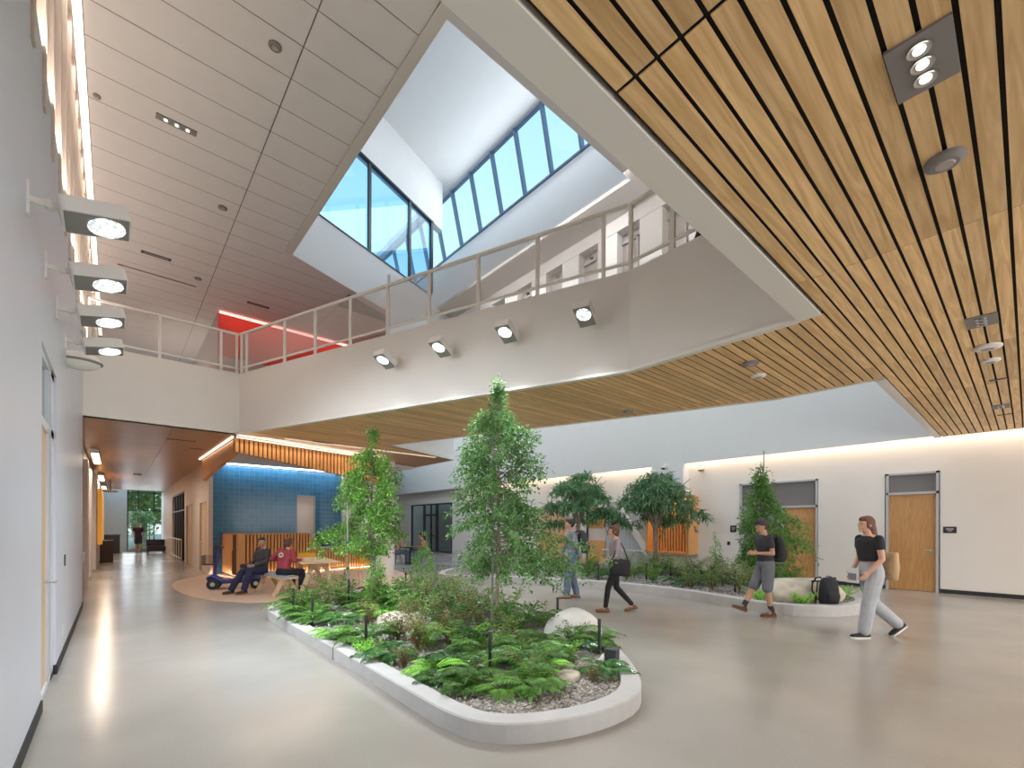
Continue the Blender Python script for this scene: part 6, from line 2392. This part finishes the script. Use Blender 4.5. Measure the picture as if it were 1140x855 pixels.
b = MB(); b.box(-.47, -.52, 1.05, .30, .52, 1.10, darkgrey); b.build('lid', t)
t = empty('lounge_seat', (1.88, 34.6, 0), 0, 'dark low lounge seat at the right end of the hall', 'lounge seat')
b = MB(); b.box(-.42, -.45, .12, .45, .45, .42, mat('dark_upholstery', (.04, .03, .05), .8)); b.build('seat', t, bevel=.04)
b = MB(); b.box(-.42, .25, .42, .45, .45, .80, MATS['dark_upholstery']); b.build('backrest', t, bevel=.04)
for sx_, sy_ in ((-.36, -.38), (.38, -.38), (-.36, .38), (.38, .38)):
    b = MB(); b.beam((sx_, sy_, .12), (sx_, sy_, 0), .04, .04, blackm); b.build('leg', t)
t = empty('ceiling_projector', (-.15, 30, 3.3), 0, 'small white device hanging at the left of the hall ceiling', 'ceiling device')
b = MB(); b.lathe([(.04, .5), (.04, .08), (.28, .05), (.30, 0), (.2, -.04)], white, n=18); b.build('shade', t)
t = empty('push_bar_rail', (2.25, 24.9, 0), 0, 'pale waist high rail in front of the glazed hall doors', 'rail')
b = MB(); b.beam((0, 0, 1.0), (0, 5.2, 1.0), .05, .05, cream); b.beam((0, 0, .15), (0, 5.2, .15), .04, .04, cream); b.build('rails', t)
for k in range(6):
    b = MB(); b.beam((0, k * 1.04, 0), (0, k * 1.04, 1.0), .04, .04, cream); b.build('post', t)
# low planter with two small trees before the end window
hp = [(.65, 36.9), (2.3, 36.7), (2.3, 37.85), (.65, 37.85)]
t, _ = planter('hall_planter', hp, 'low concrete curb planter below the end window of the hall', .18, .12)
fig_tree('hall_tree', 1.12, 37.25, 2.5, 51, 'leafy dark green tree left of the walker before the end window', [(.9, .3), (1.5, .42), (2.1, .35), (2.45, .15)], 60, lf_long, .12, .06, .03, 22, (0, 0), None, .14, .13)
fig_tree('hall_tree', 1.72, 37.3, 2.5, 52, 'leafy dark green tree right of the walker before the end window', [(.9, .25), (1.5, .42), (2.1, .35), (2.45, .15)], 50, lf_long, .12, .06, .03, 20, (0, 0), None, .14, .13)
for x, l in ((1.3, 'left'), (1.6, 'middle'), (1.95, 'right')):
    o = dup(protos['shrub_green'], (x, 37.25, .13), x, 1.0); o.name = 'leafy_shrub'; tag(o, 'small green shrub in the hall planter, ' + l + ' of the three', 'shrub', 'shrubs in the hall planter')

# ================================================================== OUTSIDE
b = MB(); b.box(-60, 40.0, -.25, 80, 120, -.05, mat('outdoor_ground', (.42, .38, .28), .9, var=.3, scale=.6)); struct(b.build('ground_north'), 'dry ground outside the end window')
b = MB(); b.box(-60, -70, -.25, 80, YS - .3, -.05, MATS['outdoor_ground']); struct(b.build('ground_south'), 'ground outside behind the viewer')
lf_out = leafmat('outdoor_leaf', (.10, .24, .04), (.38, .50, .14), .5)


def outdoor_tree(x, y, H, R, seed, label):
    random.seed(seed)
    t = empty('outdoor_tree', (x, y, -.05), 0, label, 'tree')
    b = MB(); b.tube([(0, 0, 0), (.1, 0, H * .4), (0, .1, H * .7)], [.18, .14, .06], bark, 8); b.build('trunk', t)
    V, F = [], []
    for k in range(1500):
        v = rv(1).normalized() * (random.random() ** .35)
        p = Vector((v.x * R, v.y * R, H * .6 + v.z * H * .42))
        if p.z < .2:
            continue
        leaf(V, F, p, rv(1), rv(1), .38, .26)
    mesh_obj('foliage', V, F, lf_out, t)
    return t


outdoor_tree(.2, 47, 6, 2.6, 61, 'outdoor tree at the left of the end window')
outdoor_tree(4.2, 49, 7, 3.0, 62, 'outdoor tree at the right of the end window')
outdoor_tree(2.2, 56, 8, 3.4, 63, 'tall outdoor tree farther behind the end window')
outdoor_tree(7.5, 57, 8, 3.4, 64, 'outdoor tree farthest right behind the end window')
for k, (x, y) in enumerate(((-1, -16), (5, -17), (11, -16), (17, -18))):
    outdoor_tree(x, y, 6.5, 3.0, 70 + k, ('first', 'second', 'third', 'fourth')[k] + ' outdoor tree behind the viewer counting from the left wall')
